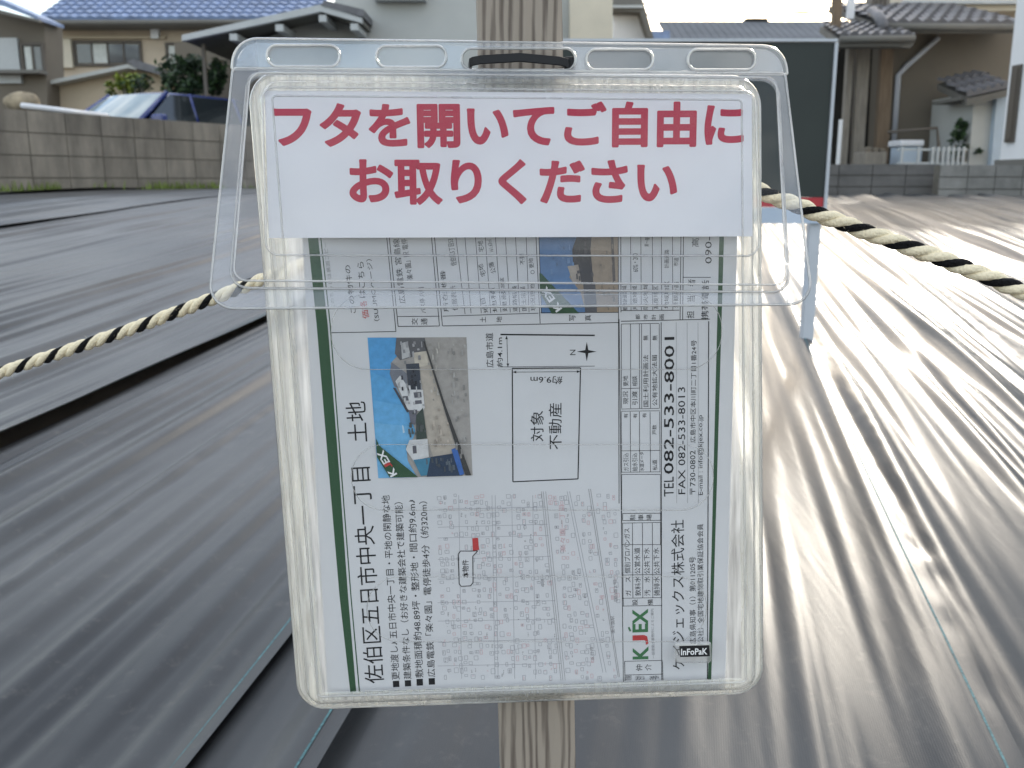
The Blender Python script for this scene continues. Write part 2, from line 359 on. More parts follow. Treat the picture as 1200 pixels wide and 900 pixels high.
# ------------------------------------------------------------------ document case
M_FACE = clear('clear_plastic_face', .008, .03, (.99, .99, .99), refl=.3, bump=.35, bscale=14)
M_SHELL = clear('clear_plastic_wall', .26, .10, (.95, .955, .95), hcol=(.93, .92, .80), bump=.5, bscale=60, stretch=(5, .5, 1), refl=1.6)
M_LID = clear('clear_plastic_lid', .022, .05, (.98, .98, .985), refl=.55, bump=.3, bscale=10)
M_FLANGE = clear('clear_plastic_sky_haze', .09, .08, (.96, .97, .98), hcol=(.8, .88, 1.0), refl=1.2, bump=.3, bscale=12)  # bluish haze colour stands in for sky reflected in the plastic
M_BACK = clear('frosted_back', .55, .2, (.95, .95, .94), hcol=(.90, .92, .92), bump=.4, bscale=50, stretch=(6, .4, 1))
M_RIM = clear('clear_plastic_rim', .42, .10, (.95, .95, .95), hcol=(.95, .95, .93), refl=2.5)
M_RING = clear('embossed_line', .30, .15, (.96, .96, .96), refl=2)
case = thing('document_case', 'clear plastic document case with a lid hung on the wooden stake', 'document case')
case.matrix_world = BODY.M
bl_ = lambda px, py, off=0: BODY.loc(px, py, off)
bq = [bl_(291, 84), bl_(890, 90), bl_(893, 811), bl_(351, 830)]
RB = .0145
loft(bq, [(0, 0), (0, .0016), (.0035, .0018), (.0042, .0022), (.0050, .0055), (.0062, .0085), (.0080, .0108), (.0105, .0122), (.0130, .0126), (.0145, .0120)], RB, cap=False).build('front_wall', M_SHELL, case)
loft(bq, [(.0145, .0120), (.0150, .0119)], RB).build('front_cover', M_FACE, case)
loft(bq, [(0, -.0005), (.001, -.0012), (.003, -.0014)], RB).build('back_panel', M_BACK, case)
for ins, h, r_0 in ((.0004, .0009, .0009), (.0044, .0022, .0006), (.0125, .0128, .0006)):
    ringtube(rr(bq, ins, RB - ins if RB - ins > .001 else .001, 8), h, r_0).build('rim', M_RIM, case)
# header strip with its punched slots
hq = [bl_(276, 46), bl_(917, 55), bl_(921, 88), bl_(273, 82)]
hdr_slots = [(313, 53, 398, 78), (441, 54, 523, 79), (541, 57, 674, 82), (687, 58, 765, 82), (806, 58, 885, 82)]
ho = rr(hq, 0, [.012, .012, .0006, .0006], 8)
me = holed(ho, [stadium(BODY, *s_, 0) for s_ in hdr_slots], .0009, 'header_strip'); me.materials.append(M_FLANGE)
hd = obj('header_strip', me, case); hd.location = (0, 0, .0022)
me = holed(rr(hq, .0015, [.011, .011, .0006, .0006], 8), [stadium(BODY, *hdr_slots[2], 0)], .0006, 'header_backing'); me.materials.append(M_FLANGE); hb = obj('header_backing', me, case); hb.location = (0, 0, .0004)
for s_ in hdr_slots: ringtube(stadium(BODY, *s_, .002), .0024, .00065).build('slot_rim', M_RIM, case)
ringtube(ho, .0022, .0006).build('rim', M_RIM, case)
# pocket for the notice on the front of the case
PO = .0145
pq = [bl_(307, 102, PO), bl_(885, 107, PO), bl_(890, 300, PO), bl_(312, 299, PO)]
loft(pq, [(0, PO - .0022), (.0004, PO - .0004), (.0014, PO + .0006), (.003, PO + .0004)], .006).build('notice_pocket', M_FACE, case)
ringtube(rr(pq, 0, .006, 8), PO, .0005).build('rim', M_RIM, case)
# embossed outlines on the cover
for (x0, y0, x1, y1) in ((388, 345, 846, 433), (412, 521, 836, 598), (430, 676, 828, 752)):
    ringtube(stadium(BODY, x0, y0, x1, y1, .0122), .0121, .00022, 5).build('embossed_line', M_RING, case)
# lid: hinged at the header and standing out at the bottom
lidroot = obj('lid', None, case)
bpy.context.view_layer.update(); lidroot.matrix_world = LID.M
ll = lambda px, py, off=0: LID.loc(px, py, off)
lq = [ll(273, 80), ll(920, 86), ll(952, 357), ll(244, 362)]
iq = [ll(289, 84, .002), ll(913, 90, .002), ll(926, 342, .002), ll(268, 337, .002)]
me = holed(rr(lq, 0, [.002, .002, .011, .011], 8), [rr(iq, .001, .007, 8)], .0005, 'flange'); me.materials.append(M_FLANGE); lm = obj('flange', me, case)
lp = loft(iq, [(0, .0008), (.0006, .0028), (.0018, .0042), (.0032, .0046)], [.006, .006, .008, .008]).build('raised_panel', M_LID, case)
rims = [ringtube(rr(lq, 0, [.002, .002, .011, .011], 8), .0002, .0006), ringtube(rr(iq, .0002, .008, 8), .0012, .0006), ringtube(rr(iq, .0022, .006, 8), .0045, .0005)]
bpy.data.objects.remove(lidroot)
lid = tag(obj('lid', None, case))
REL = BODY.M.inverted() @ LID.M
lid.matrix_local = REL
for o in (lm, lp): o.parent = lid
for q in rims: q.build('rim', M_RIM, lid)
# small maker's badge moulded on the cover, low on the right
badge = loft([bl_(790, 752, .013), bl_(834, 752, .013), bl_(834, 777, .013), bl_(790, 777, .013)], [(0, .0123), (.0002, .0132), (.0006, .0135)], .0022).build('badge', M_RIM, case)

# ------------------------------------------------------------------ printed matter
M_PAPER = mat('white_paper', (.84, .84, .87), .7, .02, 30, spec=.2)
M_FPAPER = mat('flyer_paper', (.65, .655, .67), .7, .04, 14, spec=.2)
M_INK = mat('black_ink', (.018, .018, .020), .6, spec=.2)
M_GREYINK = mat('grey_ink', (.30, .30, .31), .6)
M_RED = mat('crimson_ink', (.50, .006, .050), .55, spec=.25)
M_RED2 = mat('red_ink', (.50, .05, .05), .6)
M_PINK = mat('pink_ink', (.62, .40, .42), .6)
M_GREEN = mat('dark_green_ink', (.030, .085, .040), .55)
M_WHITEINK = mat('white_ink', (.8, .8, .8), .6)
INK = {}
def ink(c):
    if c not in INK: INK[c] = mat('printed_tone', c, .6, .12, 300)
    return INK[c]
def text_mesh(s, bold=0, res=2):
    def setup():
        c = bpy.data.curves.new('tmp', 'FONT'); c.body = s; c.offset = bold; c.resolution_u = res; return c
    return curve_mesh(setup, 'lettering')
class Print:                               # collects flat print of one colour on a plane at a height
    def __init__(s, plane, off): s.P = plane; s.off = off; s.v = []; s.f = []
    def l(s, px, py): return s.P.loc(px, py, s.off)
    def poly(s, pts, conv=None):
        if conv: pts = [conv(*p) for p in pts]
        n = len(s.v); s.v += [(*s.l(*p), s.off) for p in pts]; s.f.append(tuple(range(n, n + len(pts))))
    def line(s, p, q, w=.8, conv=None):
        if conv: p, q = conv(*p), conv(*q)
        a, b = s.l(*p), s.l(*q); d = (b - a); 
        if d.length < 1e-7: return
        k = w * .00042 / 2; d.normalize(); nn = Vector((-d.y, d.x)) * k; n = len(s.v)
        s.v += [(*(a + nn), s.off), (*(a - nn), s.off), (*(b - nn), s.off), (*(b + nn), s.off)]; s.f.append((n, n + 1, n + 2, n + 3))
    def rect(s, x0, y0, x1, y1, w=.8, conv=None):
        for p, q in (((x0, y0), (x1, y0)), ((x1, y0), (x1, y1)), ((x1, y1), (x0, y1)), ((x0, y1), (x0, y0))): s.line(p, q, w, conv)
    def text(s, t, p, q, h, bold=0, conv=None, hs=1, res=2):
        if conv: p, q = conv(*p), conv(*q)
        h = h * hs
        me = text_mesh(t, bold, res); n = len(me.vertices)
        if n == 0: print('EMPTY', t); return
        co = np.zeros(n * 3); me.vertices.foreach_get('co', co); co = co.reshape(-1, 3)
        a, b = s.l(*p), s.l(*q); d = b - a; ln = d.length; d.normalize(); up = Vector((-d.y, d.x))
        hl = h * ln / math.hypot(q[0] - p[0], q[1] - p[1])
        mn, mxx = co.min(0), co.max(0)
        U = (co[:, 0] - mn[0]) / (mxx[0] - mn[0]) * ln; V = (co[:, 1] - mn[1]) / (mxx[1] - mn[1]) * hl
        k = len(s.v); s.v += [(a.x + d.x * u_ + up.x * v_, a.y + d.y * u_ + up.y * v_, s.off) for u_, v_ in zip(U, V)]
        s.f += [tuple(i + k for i in pl.vertices) for pl in me.polygons]; bpy.data.meshes.remove(me)
    def fatten(s, rad, n=12):               # heavier strokes: the outline repeated round a small circle, each copy a hair deeper
        v0, f0 = list(s.v), list(s.f)
        for k in range(n):
            dx, dy = rad * math.cos(2 * math.pi * k / n), rad * math.sin(2 * math.pi * k / n); m = len(s.v)
            s.v += [(x + dx, y + dy, z - .000008 * (k + 1)) for x, y, z in v0]; s.f += [tuple(i + m for i in f) for f in f0]
    def build(s, name, m, parent):
        me = bpy.data.meshes.new(name); me.from_pydata(s.v, [], s.f); me.materials.append(m); return obj(name, me, parent)

# notice card
CO = .0130
notice = thing('notice_card', 'white card with bold crimson Japanese lettering in the top pocket of the case', 'notice'); notice.matrix_world = BODY.M
q = [bl_(310, 106, CO), bl_(881, 110, CO), bl_(882, 277, CO), bl_(315, 279, CO)]
MB().prism([(p.x, p.y, CO) for p in q], (0, 0, -.0003)).build('card', M_PAPER, notice)
p_ = Print(BODY, CO + .00012)
p_.text('フタを開いてご自由に', (323, 173), (870, 171), 50, .012, res=6)
p_.text('お取りください', (411, 239), (792, 239), 50, .012, res=6)
p_.fatten(.0005)
p_.build('lettering', M_RED, notice)
# badge lettering
p_ = Print(BODY, .0137); p_.poly([(796, 757), (831, 756), (832, 769), (797, 770)]); p_.build('badge_ground', M_INK, badge)
p_ = Print(BODY, .01385); p_.text('InFoPaK', (798, 768), (829, 767), 8, .02); p_.build('lettering', M_WHITEINK, badge)

# flyer
FO = .0060
flyer = thing('flyer', 'white sideways property flyer with photos, plan and street map inside the case', 'flyer'); flyer.matrix_world = BODY.M
q = [bl_(345, 112, FO), bl_(868, 112, FO), bl_(849, 808, FO), bl_(384, 816, FO)]
MB().prism([(p.x, p.y, FO) for p in q], (0, 0, -.0003)).build('sheet', M_FPAPER, flyer)
# the pile of the same flyers under it
MB().prism([(p.x * 1.0 + .0004, p.y - .0006, FO - .0006) for p in q], (0, 0, -.004)).build('pile', M_PAPER, flyer)
cA = lambda x, y: (380 + x / 4.5, 380 + y / 4.5)
cB = lambda x, y: (560 + x / 4.09, 370 + y / 4.09)
cC = lambda x, y: (700 + x / 3.915, 370 + y / 3.915)
cD = lambda x, y: (700 + x / 3.6, 580 + y / 3.6)
cE = lambda x, y: (340 + x / 4.615, 260 + y / 4.615)
cF = lambda x, y: (600 + x / 4.615, 260 + y / 4.615)
c1 = lambda x, y: (380 + x / 3.4625, 560 + y / 3.4615)
cM = lambda x, y: (500 + x / 3.4625, 560 + y / 3.4615)
O1, O2, O3, O4, O5 = [FO + .00006 * k for k in (1, 2, 3, 4, 5)]
# green frame
g_ = Print(BODY, O1); g_.poly([(360.5, 276), (372.5, 276), (384, 380), (398, 560), (408, 700), (417.5, 811), (410.5, 811.5), (398, 700), (386, 560), (371, 380)]); g_.build('green_border', M_GREEN, flyer)
g_ = Print(BODY, O1); g_.poly([(375, 276), (376.2, 276), (387.5, 380), (401.2, 560), (412, 700), (422, 811), (420.6, 811), (410.7, 700), (399.8, 560), (386.2, 380)]); g_.build('green_border', M_GREEN, flyer)
g_ = Print(BODY, O1); g_.poly([(843, 276), (848.5, 276), (838, 640), (833.5, 797), (829.5, 797), (834, 640)])
g_.build('green_border', M_GREEN, flyer)
# black text and rules
t_ = Print(BODY, O2); T, Ln, Rc = t_.text, t_.line, t_.rect
T('佐伯区五日市中央一丁目　土地', (450.5, 800), (428.5, 470), 22.5, .0)
T('■更地渡し♪ 五日市中央一丁目・平地の閑静な地', (308, 848), (265, 70), 9.2, 0, c1)
T('■建築条件なし（お好きな建築会社で建築可能）', (356, 845), (318, 98), 9.2, 0, c1)
T('■敷地面積約48.89坪・整形地・間口約9.6m♪', (404, 842), (370, 88), 9.2, 0, c1)
T('■広島電鉄「楽々園」電停徒歩4分（約320m）', (453, 838), (418, 95), 9.2, 0, c1)
Ln((422, 811), (730.5, 799.5), .7); Ln((730.5, 799.5), (834, 796), .7)
Ln((387, 390), (464, 388.5), .8); Ln((464, 388.5), (453, 276), .8); Ln((466.5, 382.5), (456, 276), .8)
Ln((466.5, 382.5), (515, 382), .8); Ln((515, 382), (505.5, 276), .8); Ln((518.5, 382), (509, 276), .8); Ln((466, 371), (515, 370.5), .7)
Ln((518.8, 370.5), (631, 367), .7); Ln((518.8, 382), (725, 378), .8)
for x0, x1, y1 in ((534, 545, 368), (544.7, 552, 367), (557, 564, 367), (568.5, 575, 367), (580.5, 587, 366), (592, 598, 366), (604, 609, 366), (616.5, 620, 366)):
    Ln((x0, 276), (x1, y1), .6)
Ln((628, 276), (633, 379), .8); Ln((631.5, 276), (634.5, 367), .8); Ln((633.5, 366.5), (725, 366), .8)
Ln((724.5, 276), (725.5, 590), .8); Ln((727.5, 276), (727.7, 366), .8); Ln((727.7, 364), (796, 363.5), .7); Ln((727.7, 376.5), (832, 374), .8)
for x in (739, 751, 764.5, 775, 788): Ln((x, 276), (x + .5, 364), .6)
Ln((798, 276), (797, 375), .8); Ln((801, 276), (800, 375), .8); Ln((800, 325), (833, 325), .7)
for s_, x0, y0, x1, y1, h in (('この物件の', 358, 492, 325, 232, 33), ('はこちら', 408, 410, 397, 215, 34), ('（SUUMOページ）', 485, 535, 440, 200, 30),
        ('交', 690, 556, 690, 522, 34), ('通', 742, 556, 742, 522, 34), ('土', 1058, 544, 1058, 514, 32), ('地', 1145, 543, 1145, 512, 30),
        ('広島電鉄 宮島線', 625, 440, 590, 90, 36), ('「楽々園」駅 電停', 668, 322, 632, 90, 34), ('バス停 八幡', 737, 492, 722, 350, 30),
        ('所在地番', 858, 485, 838, 262, 28), ('住居表示', 908, 478, 895, 345, 30), ('佐伯区5丁目53', 902, 235, 882, 90, 34),
        ('地目', 1075, 488, 1052, 410, 28), ('宅地', 1062, 290, 1040, 225, 30), ('地積', 1125, 488, 1105, 352, 28), ('公簿', 1115, 275, 1100, 215, 30), ('宅地', 1050, 160, 1040, 100, 30), ('161.63㎡', 1100, 160, 1088, 92, 28),
        ('建蔽率', 1175, 485, 1160, 300, 26)): T(s_, (x0, y0), (x1, y1), h / 4.615, 0, cE)
for s_, x0, y0, x1, y1, h in (('写', 343, 535, 343, 503, 34), ('真', 428, 535, 428, 503, 34), ('都', 692, 528, 692, 500, 24), ('市', 735, 528, 735, 500, 24), ('計', 778, 528, 778, 500, 24), ('画', 822, 528, 822, 500, 24),
        ('担　当　者', 985, 522, 992, 310, 42), ('携帯電話', 1062, 530, 1066, 315, 40), ('高', 1010, 135, 1012, 88, 40), ('090-', 1080, 225, 1080, 80, 36),
        ('都市計画区域', 625, 478, 620, 345, 26), ('用途地域', 678, 475, 676, 345, 26), ('60%・200', 682, 270, 680, 170, 28), ('防火地域', 735, 473, 735, 330, 26), ('第一種', 740, 135, 745, 85, 26), ('高度地区', 792, 470, 790, 345, 26), ('地域地区', 848, 468, 850, 320, 26), ('計画道路', 848, 250, 850, 150, 26), ('景観計画', 898, 465, 902, 325, 26), ('市道', 898, 240, 902, 195, 26),
        ('道路幅員', 30, 485, 25, 345, 26), ('国土法届', 80, 480, 70, 350, 26), ('不要', 70, 230, 65, 170, 26), ('現況更地', 128, 480, 122, 335, 26), ('○ 更地', 125, 280, 112, 195, 26)): T(s_, (x0, y0), (x1, y1), h / 4.615, 0, cF)
# site plan
Ln((586.5, 392), (697, 393), 1.7); Ln((586.5, 430), (697, 429), .6); Ln((594, 394), (595, 429.5), .6)
Rp = [(165, 252), (492, 250), (480, 782), (168, 796)]
for i in range(4): Ln(cB(*Rp[i]), cB(*Rp[(i + 1) % 4]), 1.3)
Ln(cB(172, 270), cB(490, 268), .6)
def arrow(x, y, dx, dy):
    n_ = math.hypot(dx, dy); dx, dy = dx / n_, dy / n_
    t_.poly([(x, y), (x - dx * 4 - dy * 1.6, y - dy * 4 + dx * 1.6), (x - dx * 4 + dy * 1.6, y - dy * 4 - dx * 1.6)])
arrow(593.6, 393.5, 0, -1); arrow(595.2, 430, 0, 1); arrow(601, 436, -1, 0); arrow(680, 435.5, 1, 0)
T('広島市道', (76, 248), (73, 82), 8.8, .0, cB); T('約4.1m', (120, 246), (118, 104), 7, .004, cB)
T('約9.6m', (405, 290), (252, 290), 9.4, .004, cB); T('対象', (315, 602), (315, 456), 15, 0, cB); T('不動産', (402, 640), (402, 418), 15, 0, cB); T('N', (468, 188), (468, 163), 6.5, 0, cB)
cx_, cy_ = cB(522, 172); star = []
for k in range(8):
    r0 = 11.5 if k % 2 == 0 else 2.6; an = k * math.pi / 4; star.append((cx_ + r0 * math.cos(an), cy_ + r0 * math.sin(an)))
t_.poly(star)
# right-hand tables
for x in (110, 152, 193, 203, 243, 284):
    Ln(cC(x, 38), cC(x + 1, 425), .6)
for y in (36, 333, 426): Ln(cC(110, y + 2), cC(284 if y != 333 else 193, y - 1), .6)
for x in (110, 151, 193, 242, 286): Ln(cC(x, 440), cC(x + 2, 718), .6)
for y in (438, 620, 718): Ln(cC(110, y), cC(287, y - 2), .6)
Rc(112, 728, 290, 1050, .6, cC)
Ln(cC(293, 30), (775.5, 797), .8); Ln((725.5, 374), (730.5, 799), .8); Ln(cC(511, 25), (829, 796), 1.1)
for s_, x0, y0, x1, y1, h in (('現況', 143, 405, 140, 345, 24), ('更地', 143, 322, 140, 275, 24), ('引渡', 185, 408, 183, 345, 24), ('相談', 185, 322, 182, 275, 24),
        ('国土利用計画法', 235, 418, 234, 180, 24), ('無', 234, 113, 234, 90, 24), ('公有地拡大法届', 276, 412, 274, 180, 24), ('無', 276, 113, 276, 90, 24),
        ('有', 140, 470, 140, 448, 18), ('有', 183, 470, 183, 448, 18), ('有', 225, 468, 225, 446, 18), ('ガス引込', 145, 712, 143, 630, 24), ('給水引込', 185, 712, 183, 630, 24), ('水道メータ', 215, 712, 213, 625, 18), ('私道', 276, 708, 274, 660, 22), ('戸数', 272, 545, 272, 500, 20),
        ('TEL', 350, 828, 350, 738, 43), ('FAX 082-533-8013', 404, 818, 403, 327, 32), ('〒730-0802', 450, 820, 450, 618, 25), ('広島市中区本川町二丁目1番24号', 451, 582, 456, 112, 26), ('E-mail : info@kjex.co.jp', 490, 822, 488, 455, 28)):
    T(s_, (x0, y0), (x1, y1), h / 3.915, 0, cC)
T('082-533-8001', cC(350, 725), cC(354, 97), 11.6, .008)
for y in (78, 108): Ln(cD(107, y), cD(270, y - 1), .7)
Ln(cD(107, 78), cD(107, 108), .7); Ln(cD(268, 78), cD(268, 108), .7)
for x in (107, 148, 190, 232, 268): Ln(cD(x, 118), cD(x + 2, 435), .6)
for y in (118, 337, 435, 468): Ln(cD(107, y + 1), cD(271, y - 2), .6)
Ln(cD(109, 435), cD(111, 468), .6); Ln(cD(271, 435), cD(272, 468), .6)
for x in (115, 275): Ln(cD(x, 702), cD(x + 2, 785), .7)
for y in (702, 760): Ln(cD(115, y), cD(276, y - 4), .7)
for s_, x0, y0, x1, y1, h in (('駐', 160, 106, 160, 82, 22), ('車', 195, 106, 195, 82, 22), ('場', 230, 106, 230, 82, 22), ('個別プロパンガス', 140, 330, 137, 140, 24), ('ガ　ス', 142, 425, 140, 345, 22), ('飲料水', 184, 425, 182, 343, 24), ('公営水道', 182, 332, 180, 222, 24),
        ('汚　水', 224, 425, 222, 343, 24), ('公共下水', 222, 332, 220, 222, 24), ('雑排水', 264, 425, 262, 343, 24), ('公共下水', 264, 332, 260, 222, 24), ('設', 170, 465, 170, 440, 22), ('備', 235, 465, 235, 440, 22),
        ('仲', 190, 742, 190, 715, 26), ('介', 228, 740, 228, 713, 26), ('取引態様', 145, 780, 145, 762, 26), ('売主仲介', 200, 780, 200, 762, 40), ('手数料', 262, 778, 262, 762, 40)):
    T(s_, (x0, y0), (x1, y1), h / 3.6, 0, cD)
T('ケイジェックス株式会社', cD(370, 735), cD(366, 105), 14.6, 0)
T('広島県知事（1）第011205号', cD(417, 628), cD(415, 260), 7.4, .0); T('（公社）全国宅地建物取引業保証協会会員', cD(449, 632), cD(447, 122), 7, .0)
t_.build('lettering', M_INK, flyer)
r2 = Print(BODY, O2); r2.text('価格', (430, 520), (412, 425), 38 / 4.615, 0, cE); r2.build('red_lettering', M_RED2, flyer)
for s_, p, q, h, cv in (('このちらしは裏面コピー', (245, 470), (200, 110), 5, cE), ('一級建築士事務所によるご案内', (243, 690), (238, 480), 3.5, cD)):
    gl_ = Print(BODY, O2); gl_.text(s_, p, q, h, 0, cv); gl_.build('faint_lettering', M_GREYINK, flyer)
for x in (362, 412, 462): gl_ = Print(BODY, O2); gl_.line(cC(x, 30), cC(x + 2, 860), .4); gl_.build('ruled_line', M_GREYINK, flyer)
# agency logo
lg = Print(BODY, O2); lg.text('K', cD(215, 693), cD(216, 638), 17.5, .03); lg.text('EX', cD(214, 578), cD(214, 480), 17.5, .03); lg.line(cD(140, 575), cD(132, 558), 2.2); lg.build('logo_green', mat('logo_green', (.05, .17, .07), .6), flyer)
lg = Print(BODY, O2); lg.text('J', cD(215, 632), cD(215, 590), 17.5, .03); lg.build('logo_red', M_RED2, flyer)
# photographs printed on the flyer
def printed(polys, conv, name):
    root = obj(name, None, flyer); k = 0
    for c, pl in polys:
        s_ = Print(BODY, O1 + .00004 * k); s_.poly(pl, conv); s_.build('printed_area', ink(c), root); k += 1
    return k
printed([((.36, .34, .32), [(228, 70), (750, 68), (782, 797), (285, 812)]),
    ((.47, .42, .36), [(500, 165), (545, 155), (600, 330), (640, 480), (690, 640), (720, 760), (600, 770), (540, 600), (520, 400)]),
    ((.085, .32, .62), [(228, 70), (380, 70), (400, 150), (350, 205), (365, 330), (440, 450), (480, 560), (470, 600), (430, 640), (440, 720), (490, 806), (285, 812)]),
    ((.10, .35, .64), [(245, 250), (360, 300), (440, 450), (480, 560), (470, 600), (430, 640), (440, 720), (490, 806), (285, 812)]),
    ((.125, .38, .66), [(258, 400), (420, 430), (478, 560), (470, 600), (430, 640), (440, 720), (490, 806), (285, 812)]),
    ((.16, .42, .68), [(265, 520), (470, 540), (478, 575), (470, 600), (432, 640), (440, 720), (490, 806), (285, 812)]), ((.45, .60, .72), [(410, 530), (418, 538), (425, 570), (415, 575)]),
    ((.12, .12, .13), [(380, 72), (530, 72), (545, 150), (470, 170), (400, 190), (372, 155)]),
    ((.55, .50, .42), [(470, 150), (545, 140), (548, 215), (480, 230)]),
    ((.50, .50, .50), [(405, 100), (440, 90), (455, 170), (410, 185)]),
    ((.05, .06, .08), [(430, 210), (500, 205), (512, 345), (445, 345)]),
    ((.18, .19, .22), [(355, 200), (435, 260), (440, 345), (370, 330), (345, 260)]),
    ((.66, .66, .66), [(375, 300), (400, 270), (450, 345), (520, 345), (530, 440), (520, 460), (440, 450)]),
    ((.06, .06, .07), [(362, 335), (375, 335), (448, 460), (436, 465)]),
    ((.12, .12, .14), [(412, 380), (440, 378), (446, 402), (418, 404)]), ((.12, .12, .14), [(470, 360), (510, 356), (514, 385), (476, 388)]), ((.12, .12, .14), [(478, 402), (512, 400), (516, 418), (480, 422)]),
    ((.14, .14, .17), [(445, 455), (490, 450), (480, 530), (455, 525)]),
    ((.05, .07, .06), [(485, 480), (520, 440), (542, 600), (485, 610)]),
    ((.62, .62, .62), [(430, 660), (450, 610), (545, 605), (552, 700), (470, 720)]), ((.10, .10, .12), [(465, 642), (485, 640), (488, 680), (468, 682)]),
    ((.06, .22, .34), [(470, 715), (590, 700), (600, 790), (510, 800)]), ((.03, .05, .09), [(560, 700), (690, 680), (730, 798), (540, 804)]), ((.05, .14, .42), [(670, 660), (700, 650), (738, 790), (715, 797)]),
    ((.05, .05, .05), [(522, 90), (530, 90), (640, 430), (775, 797), (745, 797), (630, 440)]),
    ((.030, .085, .040), [(272, 600), (290, 640), (495, 806), (345, 808), (278, 700)])], cA, 'printed_photo')
lg = Print(BODY, O5 + .0013); lg.text('K  EX', (385, 790), (310, 660), 8.5, .03, cA); lg.build('lettering', M_WHITEINK, flyer)
lg = Print(BODY, O5 + .0013); lg.text('J', (362, 750), (345, 722), 8, .03, cA); lg.build('red_lettering', M_RED2, flyer)
printed([((.34, .27, .20), [(147, 80), (572, 80), (577, 490), (160, 495)]),
    ((.10, .20, .38), [(147, 80), (400, 80), (345, 150), (330, 230), (310, 300), (370, 380), (400, 492), (160, 495)]),
    ((.05, .045, .045), [(350, 80), (430, 80), (425, 150), (440, 330), (375, 330), (330, 220), (325, 150)]),
    ((.42, .36, .30), [(300, 240), (360, 230), (375, 330), (330, 330)]),
    ((.10, .10, .11), [(385, 330), (450, 330), (460, 490), (395, 490)]), ((.12, .10, .09), [(535, 80), (548, 80), (560, 330), (545, 330)]),
    ((.030, .085, .040), [(148, 275), (160, 280), (362, 494), (215, 496), (152, 385)])], cF, 'printed_photo')
lg = Print(BODY, O5 + .0009); lg.text('K EX', (272, 468), (185, 345), 8.5, .03, cF); lg.build('lettering', M_WHITEINK, flyer)
# small tones that break up the printed pictures
rp = random.Random(11)
for (conv, regs) in ((cA, (((545, 90, 600, 400), (.40, .38, .35), 26), ((640, 100, 740, 400), (.33, .32, .31), 22), ((560, 400, 650, 640), (.40, .35, .30), 24), ((690, 420, 745, 700), (.30, .29, .28), 16),
        ((390, 80, 520, 200), (.30, .30, .31), 14), ((400, 240, 500, 340), (.03, .03, .04), 12), ((380, 290, 520, 450), (.45, .45, .46), 16), ((440, 450, 530, 600), (.08, .09, .09), 14), ((510, 690, 680, 755), (.08, .10, .12), 18))),
        (cF, (((440, 90, 560, 460), (.27, .22, .17), 20), ((335, 100, 430, 320), (.09, .08, .08), 14), ((200, 100, 330, 300), (.12, .22, .38), 8)))):
    pr_ = {}
    for (x0, y0, x1, y1), c_, n_ in regs:
        for k in range(n_):
            f_ = rp.choice((.75, .88, 1.12, 1.3)); key_ = (tuple(round(v * f_, 3) for v in c_))
            q_ = pr_.setdefault(key_, Print(BODY, O5 + .0006)); q_.off = O5 + .0006 + .000004 * len(q_.f)
            X, Y = rp.uniform(x0, x1), rp.uniform(y0, y1); w_, h_ = rp.uniform(4, 14), rp.uniform(6, 30); q_.poly([(X, Y), (X + w_, Y - 2), (X + w_ + 3, Y + h_), (X + 2, Y + h_ + 2)], conv)
    for k, (c_, q_) in enumerate(pr_.items()): o = q_.build('printed_detail', ink(c_), flyer); o.location.z += .00001 * k; o['kind'] = 'stuff'
# street map
mg, mp_, mk = Print(BODY, O1), Print(BODY, O2), Print(BODY, O3)
rnd = random.Random(3)
def mapline(m, p, q, w): m.line(cM(*p), cM(*q), w)
for x0, x1 in ((465, 545), (473, 553), (483, 562)): mapline(mk, (x0, 55), (x1, 822), .45)
for x0, x1 in ((570, 715), (580, 728)): mapline(mg, (x0, 55), (x1, 790), .6)
for x0, x1 in ((657, 777), (665, 783)): mapline(mk, (x0, 45), (x1, 808), .55)
for y in (130, 200, 245, 330, 410, 510, 585, 665, 765): mapline(mg, (45, y + rnd.uniform(-4, 4)), (470 + y * .1, y - 12), .5)
for x in (130, 265, 278, 345, 430): mapline(mg, (x, 70), (x + 12, 815), .5)
for i in range(34):
    for j in range(30):
        x = 45 + i * 21.5 + rnd.uniform(-5, 5) + j * .8; y = 70 + j * 25.2 + rnd.uniform(-6, 6)
        road = lambda X, k: abs(X - (k[0] + (y - 50) / 770 * (k[1] - k[0]))) < 16
        if x > 770 or road(x, (472, 553)) or road(x, (575, 720)) or road(x, (660, 780)) or rnd.random() < .30: continue
        w_ = rnd.uniform(8, 17); h_ = rnd.uniform(8, 20)
        m = mp_ if rnd.random() < .15 else mg
        P4 = [(x, y), (x + w_, y - 1), (x + w_ + 1, y + h_), (x + 1, y + h_)]
        if rnd.random() < .75:
            for k in range(4): mapline(m, P4[k], P4[(k + 1) % 4], .5)
        if rnd.random() < .42:
            mm = mp_ if rnd.random() < .4 else mk
            for k in range(rnd.randint(1, 4)):
                yy = y + h_ * .2 + k * 4.2; mapline(mm, (x + w_ * .3, yy), (x + w_ * rnd.uniform(.5, .8), yy + rnd.uniform(-2, 2)), rnd.uniform(.35, .8))
for s_, x, y, l_, h in (('楽々園一丁目', 565, 300, 190, 6.5),): mp_.text(s_, cM(x, y), cM(x - 6, y - l_), h, .0)
for s_, x, y, l_, h in (('楽々園駅', 765, 630, 70, 4.5), ('五日市', 680, 740, 55, 4), ('中央一', 480, 440, 50, 4), ('国道2号', 775, 500, 90, 4)): mk.text(s_, cM(x, y), cM(x - 4, y - l_), h, .0)
mg.build('map_grey_lines', mat('map_grey', (.36, .36, .39), .6), flyer); mp_.build('map_pink_lines', mat('map_pink', (.62, .40, .42), .6), flyer); mk.build('map_dark_lines', mat('map_dark', (.28, .27, .28), .6), flyer)
